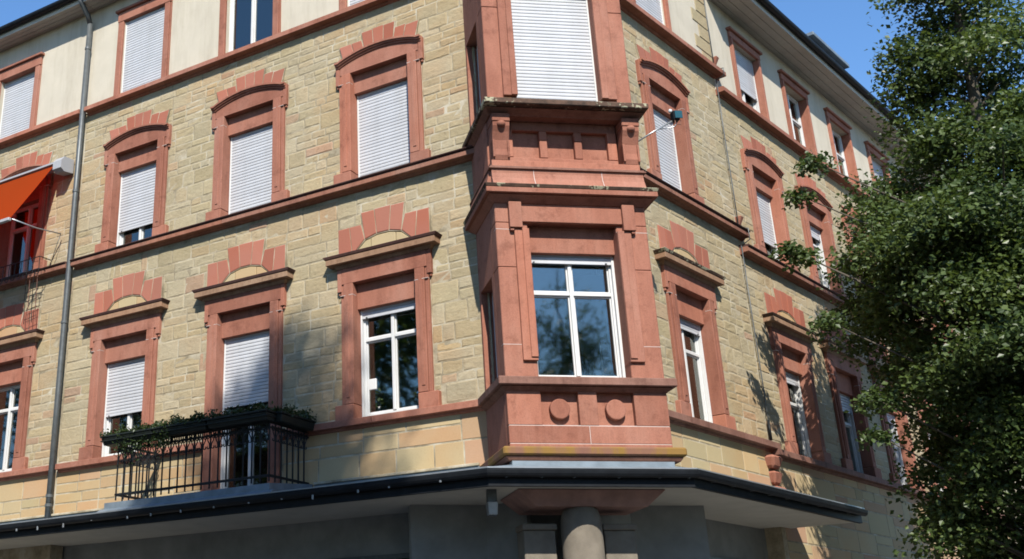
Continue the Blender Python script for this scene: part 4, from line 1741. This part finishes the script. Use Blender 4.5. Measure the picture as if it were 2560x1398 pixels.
put(FL, mb, 'cloth', M_AWNING, AW)
mb = MB()
mb.box(AS0 + 0.08, AS1 - 0.28, 1.25, 1.32, 8.34, 8.41, 0.01)
put(FL, mb, 'front_bar', M_CREAMBOX, AW)
for s in (AS0 + 0.2, AS1 - 0.14):
    mb = MB()
    mb.tube([(s, -0.10, 8.42), (s - 0.05, -0.7, 8.36), (s - 0.1, -1.27, 8.37)], 0.014, 8)
    put(FL, mb, 'arm', M_GALV, AW, smooth=True)
mb = MB()
mb.tube([(AS1 - 0.14, -0.10, 8.42), (AS1 - 0.20, -0.12, 8.2), (AS1 - 0.36, -0.12, 7.74)], 0.007, 6)
put(FL, mb, 'stay_wire', M_PIPE, AW, smooth=True)

GR = thing('window_grille', 'dark wrought iron window guard with scrolls below the orange awning', 'grille', FL.P(-17.3, 0.2, 7.9))
G0, G1, GD = -18.5, -16.52, 0.34
for z in (7.66, 7.92):
    mb = MB()
    mb.box(G0, G1, GD - 0.008, GD + 0.008, z - 0.008, z + 0.008, 0.002)
    mb.box(G1 - 0.008, G1 + 0.008, 0.05, GD - 0.009, z - 0.008, z + 0.008, 0.002)
    put(FL, mb, 'rail', M_IRON, GR)
for i in range(12):
    s = G0 + (G1 - G0) * i / 11
    mb = MB()
    pts = [(s, -GD, 7.92), (s, -GD, 7.66)]
    for k in range(12):
        a = k / 11 * 5.0
        pts.append((s - 0.05 + 0.05 * math.cos(a), -GD, 7.60 - 0.05 * math.sin(a)))
    mb.tube(pts, 0.008, 5)
    put(FL, mb, 'scroll', M_IRON, GR)
TP = thing('wire_trellis', 'rusty wire trellis hanging on the stone wall at the far left window guard', 'trellis', FL.P(-16.75, 0.2, 6.8))
for i in range(4):
    s = -17.02 + i * 0.11
    mb = MB()
    mb.tube([(s, -0.16, 6.62), (s + 0.02, -0.22, 7.1), (s + 0.11, -0.30, 7.62)], 0.008, 5)
    put(FL, mb, 'rod', M_REDDARK if i % 2 else M_IRON, TP)
for i in range(5):
    z = 6.70 + i * 0.18
    mb = MB()
    mb.tube([(-17.02 + 0.02 * i, -0.17 - 0.024 * i, z), (-16.66 + 0.02 * i, -0.17 - 0.024 * i, z + 0.05)], 0.006, 5)
    put(FL, mb, 'rung', M_IRON, TP)

# ------------------------------------------------------------------ floodlight
FLD = thing('floodlight', 'small teal floodlight on a thin steel arm reaching out from the bay window', 'floodlight', FF.P(5.93, -0.05, 7.4))
mb = MB()
mb.tube([(5.90, 0.05, 7.36), (6.2, 0.0, 7.55), (6.50, -0.05, 7.72)], 0.013, 8)
mb.tube([(6.30, -0.01, 7.60), (6.44, -0.05, 7.60), (6.52, -0.07, 7.62), (6.56, -0.08, 7.68)], 0.009, 6)
put(FF, mb, 'arm', M_GALV, FLD, smooth=True)
mb = MB()
mb.frustum(6.49, 6.60, 0.14, 7.71, 7.86, 6.50, 6.60, 0.13, 0.02, 0.010)
put(FF, mb, 'lamp_body', M_GUTTER, FLD)
mb = MB()
mb.box(6.515, 6.63, 0.142, 0.158, 7.725, 7.85, 0.005)
put(FF, mb, 'lens', M_TEAL, FLD)
mb = MB()
mb.lathe([(0.012, 7.84), (0.028, 7.85), (0.028, 7.885), (0.012, 7.90)], 6.475, 0.09, 12)
put(FF, mb, 'sensor', M_PVC, FLD, smooth=True)
mb = MB()
mb.tube([(6.52, -0.11, 7.71), (6.52, -0.12, 7.64), (6.60, -0.12, 7.63), (6.61, -0.11, 7.71)], 0.007, 6)
put(FF, mb, 'yoke', M_REDDARK, FLD)

# ------------------------------------------------------------------ plants and things on window sills
def sill_plant(F, s, z, label, d=-0.30, h=0.3, n=60):
    t = thing('house_plant', label, 'plant', F.P(s, d, z))
    mb = MB()
    mb.lathe([(0.045, z), (0.06, z + 0.09), (0.065, z + 0.10)], s, d, 12)
    put(F, mb, 'pot', M_PVC, t)
    mb = MB()
    leaf_cloud(mb, n, lambda: (s + random.gauss(0, 0.05), -d + random.gauss(0, 0.04), z + 0.12 + abs(random.gauss(0, h * 0.5))), 0.075)
    o = put(F, mb, 'leaves', M_PLANT, t, tint=True)
    o['kind'] = 'stuff'


sill_plant(FL, WIN_L[2] - 0.32, 3.82, 'leafy green house plant behind the glass beside the white timer box', h=0.22, n=110)
sill_plant(FL, WIN_L[2] + 0.42, 3.82, 'small green plant behind the glass in the lower corner next to the bay', h=0.16, n=60)
sill_plant(FR, WIN_R - 0.30, 3.82, 'drooping dark plant on the sill of the narrow-looking window near the bay', h=0.25, n=90)
mb = MB()
mb.box(WIN_L[2] - 0.49, WIN_L[2] - 0.35, -0.275, -0.225, 4.20, 4.38, 0.01)
tag(put(FL, mb, 'timer_box', M_PVC), 'white plastic timer box hanging inside the window beside the bay', 'box')
mb = MB()
mb.lathe([(0.05, 3.83), (0.055, 3.9), (0.045, 4.05), (0.02, 4.14), (0.018, 4.20)], 5.02, -0.42, 14)
tag(put(FF, mb, 'vase', M_CURTAIN, smooth=True), 'pale slender vase behind the large bay window glass', 'vase')

# ------------------------------------------------------------------ trees
def tree(name, label, base, H, prof, lean, n_clump, per, leaf, seed, group=None, m=M_LEAF, spread=0.40, extra=()):
    """trunk, limbs and a crown of leaves in clumps; prof = [(height, radius)] of the crown"""
    rnd = random.Random(seed)
    t = thing(name, label, 'tree', base, group)
    bx, by, bz = base

    def radius(z):
        for (a, ra), (b, rb) in zip(prof, prof[1:]):
            if a <= z <= b:
                return ra + (rb - ra) * (z - a) / (b - a)
        return 0.2
    z0, z1 = prof[0][0], prof[-1][0]
    axis = lambda z: (bx + lean[0] * (z / H) ** 1.5, by + lean[1] * (z / H) ** 1.5)
    trunk = MB()
    pts = [(*axis(z), bz + z) for z in [H * i / 9 for i in range(10)]]
    trunk.tube(pts, 0.022 * H * 0.75, 10, 0.02)
    clumps = []
    wts = [radius(z0 + (z1 - z0) * i / 30) ** 1.6 for i in range(31)]
    for _ in range(n_clump):
        z = z0 + (z1 - z0) * (rnd.choices(range(31), wts)[0] + rnd.random()) / 31
        R = radius(min(z, z1))
        a = rnd.uniform(0, 2 * math.pi)
        r = R * math.sqrt(rnd.uniform(0.08, 1.0)) * rnd.uniform(0.85, 1.12)
        cx, cy = axis(z)
        clumps.append((cx + r * math.cos(a), cy + r * math.sin(a), bz + z, rnd.uniform(0.7, 1.25)))
    for e in extra:
        clumps.append(e)
    limbs = MB()
    for (x, y, z, q) in clumps:
        if rnd.random() < 0.75 or (x, y, z, q) in extra:
            h = max(0.12 * H, (z - bz) - 0.45 * math.hypot(x - bx, y - by) - 0.3)
            ax, ay = axis(h)
            mx = ((ax * 0.5 + x * 0.5), (ay * 0.5 + y * 0.5), (bz + h) * 0.55 + z * 0.45 + 0.1)
            limbs.tube([(ax, ay, bz + h), mx, (x, y, z)], 0.040, 5, 0.007)
    leaves = MB()
    V, Fc, T = leaves.v, leaves.f, leaves.t
    for (x, y, z, q) in clumps:
        s = spread * q
        hue = rnd.uniform(0.0, 0.45)
        for _ in range(int(per * q)):
            gx, gy, gz = (max(-1.9, min(1.9, rnd.gauss(0, 1))) for _ in range(3))
            px, py, pz = x + gx * s, y + gy * s, z + gz * s * 0.55
            pz -= 0.25 * ((px - x) ** 2 + (py - y) ** 2) / (s + 0.1)
            nx, ny, nz = rnd.gauss(0, 0.7), rnd.gauss(0, 0.7) - 0.25, rnd.gauss(0.7, 0.6)
            L = math.sqrt(nx * nx + ny * ny + nz * nz) or 1
            nx, ny, nz = nx / L, ny / L, nz / L
            a = rnd.uniform(0, 6.283)
            hx, hy, hz = math.cos(a), math.sin(a), -0.5
            dt = hx * nx + hy * ny + hz * nz
            ux, uy, uz = hx - dt * nx, hy - dt * ny, hz - dt * nz
            L = math.sqrt(ux * ux + uy * uy + uz * uz) or 1
            l = leaf * rnd.uniform(0.6, 1.25)
            ux, uy, uz = ux / L * l, uy / L * l, uz / L * l
            wx, wy, wz = (ny * uz - nz * uy) * 0.36, (nz * ux - nx * uz) * 0.36, (nx * uy - ny * ux) * 0.36
            f = l * 0.10
            b = len(V)
            V.append((px, py, pz))
            V.append((px + ux * 0.45 + wx + nx * f, py + uy * 0.45 + wy + ny * f, pz + uz * 0.45 + wz + nz * f))
            V.append((px + ux, py + uy, pz + uz))
            V.append((px + ux * 0.45 - wx + nx * f, py + uy * 0.45 - wy + ny * f, pz + uz * 0.45 - wz + nz * f))
            Fc.append((b, b + 1, b + 2, b + 3))
            T.append((min(1, max(0, hue + rnd.uniform(0, 0.55))), 0, 0))
            leaves.m.append(0)
    put(FW0, trunk, 'trunk', M_BARK, t, smooth=True)
    o = put(FW0, limbs, 'limbs', M_BARK, t, smooth=True)
    o['kind'] = 'stuff'
    o = put(FW0, leaves, 'crown', m, t, tint=True)
    o['kind'] = 'stuff'
    return t


FW0 = Facade(0, 0)
FW0.M = Matrix.Identity(4)
TB = (10.85, 17.45, 0.0)
prof_main = [(2.3, 1.0), (3.0, 1.5), (3.7, 1.75), (4.4, 1.9), (5.2, 2.15), (5.8, 2.55), (6.4, 2.65), (7.3, 2.6), (8.2, 2.6), (8.9, 2.4), (9.7, 1.95), (10.6, 1.25), (11.5, 1.15), (12.7, 1.0), (14.5, 0.8), (16.2, 0.2)]
tree('street_tree', 'tall dense green tree in sunlight and deep shade before the right-hand house', TB, 16.2, prof_main, (0.65, 0.0), 350, 520, 0.100, 11,
     extra=[(7.30, 17.2, 8.15, 0.35), (7.6, 17.3, 8.05, 0.45), (7.75, 17.4, 9.2, 0.4), (8.0, 17.2, 9.75, 0.5), (7.8, 17.3, 6.9, 0.5), (8.25, 17.2, 5.6, 0.5), (8.2, 17.2, 5.0, 0.4)], spread=0.30)
prof_tall = [(8.0, 1.4), (11, 2.2), (16, 2.4), (20, 2.25), (22.5, 1.85), (24.5, 1.2), (26.3, 0.6), (27.6, 0.15)]
tree('poplar_tree', 'tall narrow tree across the street whose shadow darkens the balcony', (-2.1, -3.6, 0.0), 27.6, prof_tall, (1.3, 0), 380, 260, 0.20, 21, 'trees across the street', spread=0.45)
prof_round = [(2.6, 1.2), (4.5, 3.2), (7, 4.2), (10, 3.8), (12.5, 2.4), (14.5, 0.6)]
prof_birch = [(3.0, 1.0), (5.5, 2.1), (9, 2.4), (12, 1.8), (14.5, 1.0), (16.5, 0.2)]
tree('birch_tree', 'slender tree across the street reflected in the large bay window glass', (13.2, -8.5, 0.0), 16.5, prof_birch, (0.3, 0), 100, 170, 0.17, 31, 'trees across the street', spread=0.5)
for i, (x, y, lab) in enumerate(((-13.0, 8.6, 'nearest broad lime tree in the left side street, reflected in the window beside the bay'),
                                 (-18.5, 12.8, 'second broad lime tree in the left side street, reflected over the balcony door'),
                                 (-24.5, 16.5, 'farthest broad lime tree in the left side street, reflected in the window by the downpipe'))):
    tree('lime_tree', lab, (x, y, 0.0), 16.5, [(2.6, 1.2), (4.5, 3.0), (7, 3.6), (11, 3.5), (14.0, 2.2), (16.5, 0.5)], (0.3 * i, 0), 120, 140, 0.26, 41 + i, 'lime trees in the left side street', spread=0.7)
tree('street_tree', 'street tree nearer the corner that shades the foot of the tall dense tree', (12.6, 5.6, 0.0), 16.6, [(3.0, 0.8), (6, 2.1), (10, 2.4), (13, 1.8), (15.3, 0.9), (16.6, 0.2)], (0, 0), 150, 200, 0.16, 61, None, spread=0.5)

rnd = random.Random(77)
mb = MB()
for i in range(900):
    x, y = rnd.uniform(-60, 60), rnd.uniform(-24, -15)
    top = 11 + 3.2 * math.sin(x * 0.33) + 1.5 * math.sin(x * 0.91 + 1)
    z = rnd.uniform(1.5, top)
    for _ in range(70):
        p = Vector((x + rnd.gauss(0, 0.9), y + rnd.gauss(0, 0.9), z + rnd.gauss(0, 0.6)))
        nrm = Vector((rnd.gauss(0, 1), rnd.gauss(0, 1), rnd.gauss(0.6, 1))).normalized()
        u = nrm.orthogonal().normalized() * 0.42
        w = nrm.cross(u) * 0.42
        mb.cur = (rnd.random(), 0, 0)
        b = len(mb.v)
        mb.v += [tuple(p), tuple(p + u * 0.5 + w), tuple(p + u), tuple(p + u * 0.5 - w)]
        mb.face((b, b + 1, b + 2, b + 3))
o = put(FW0, mb, 'woods', M_LEAF, None, tint=True)
o['kind'] = 'stuff'
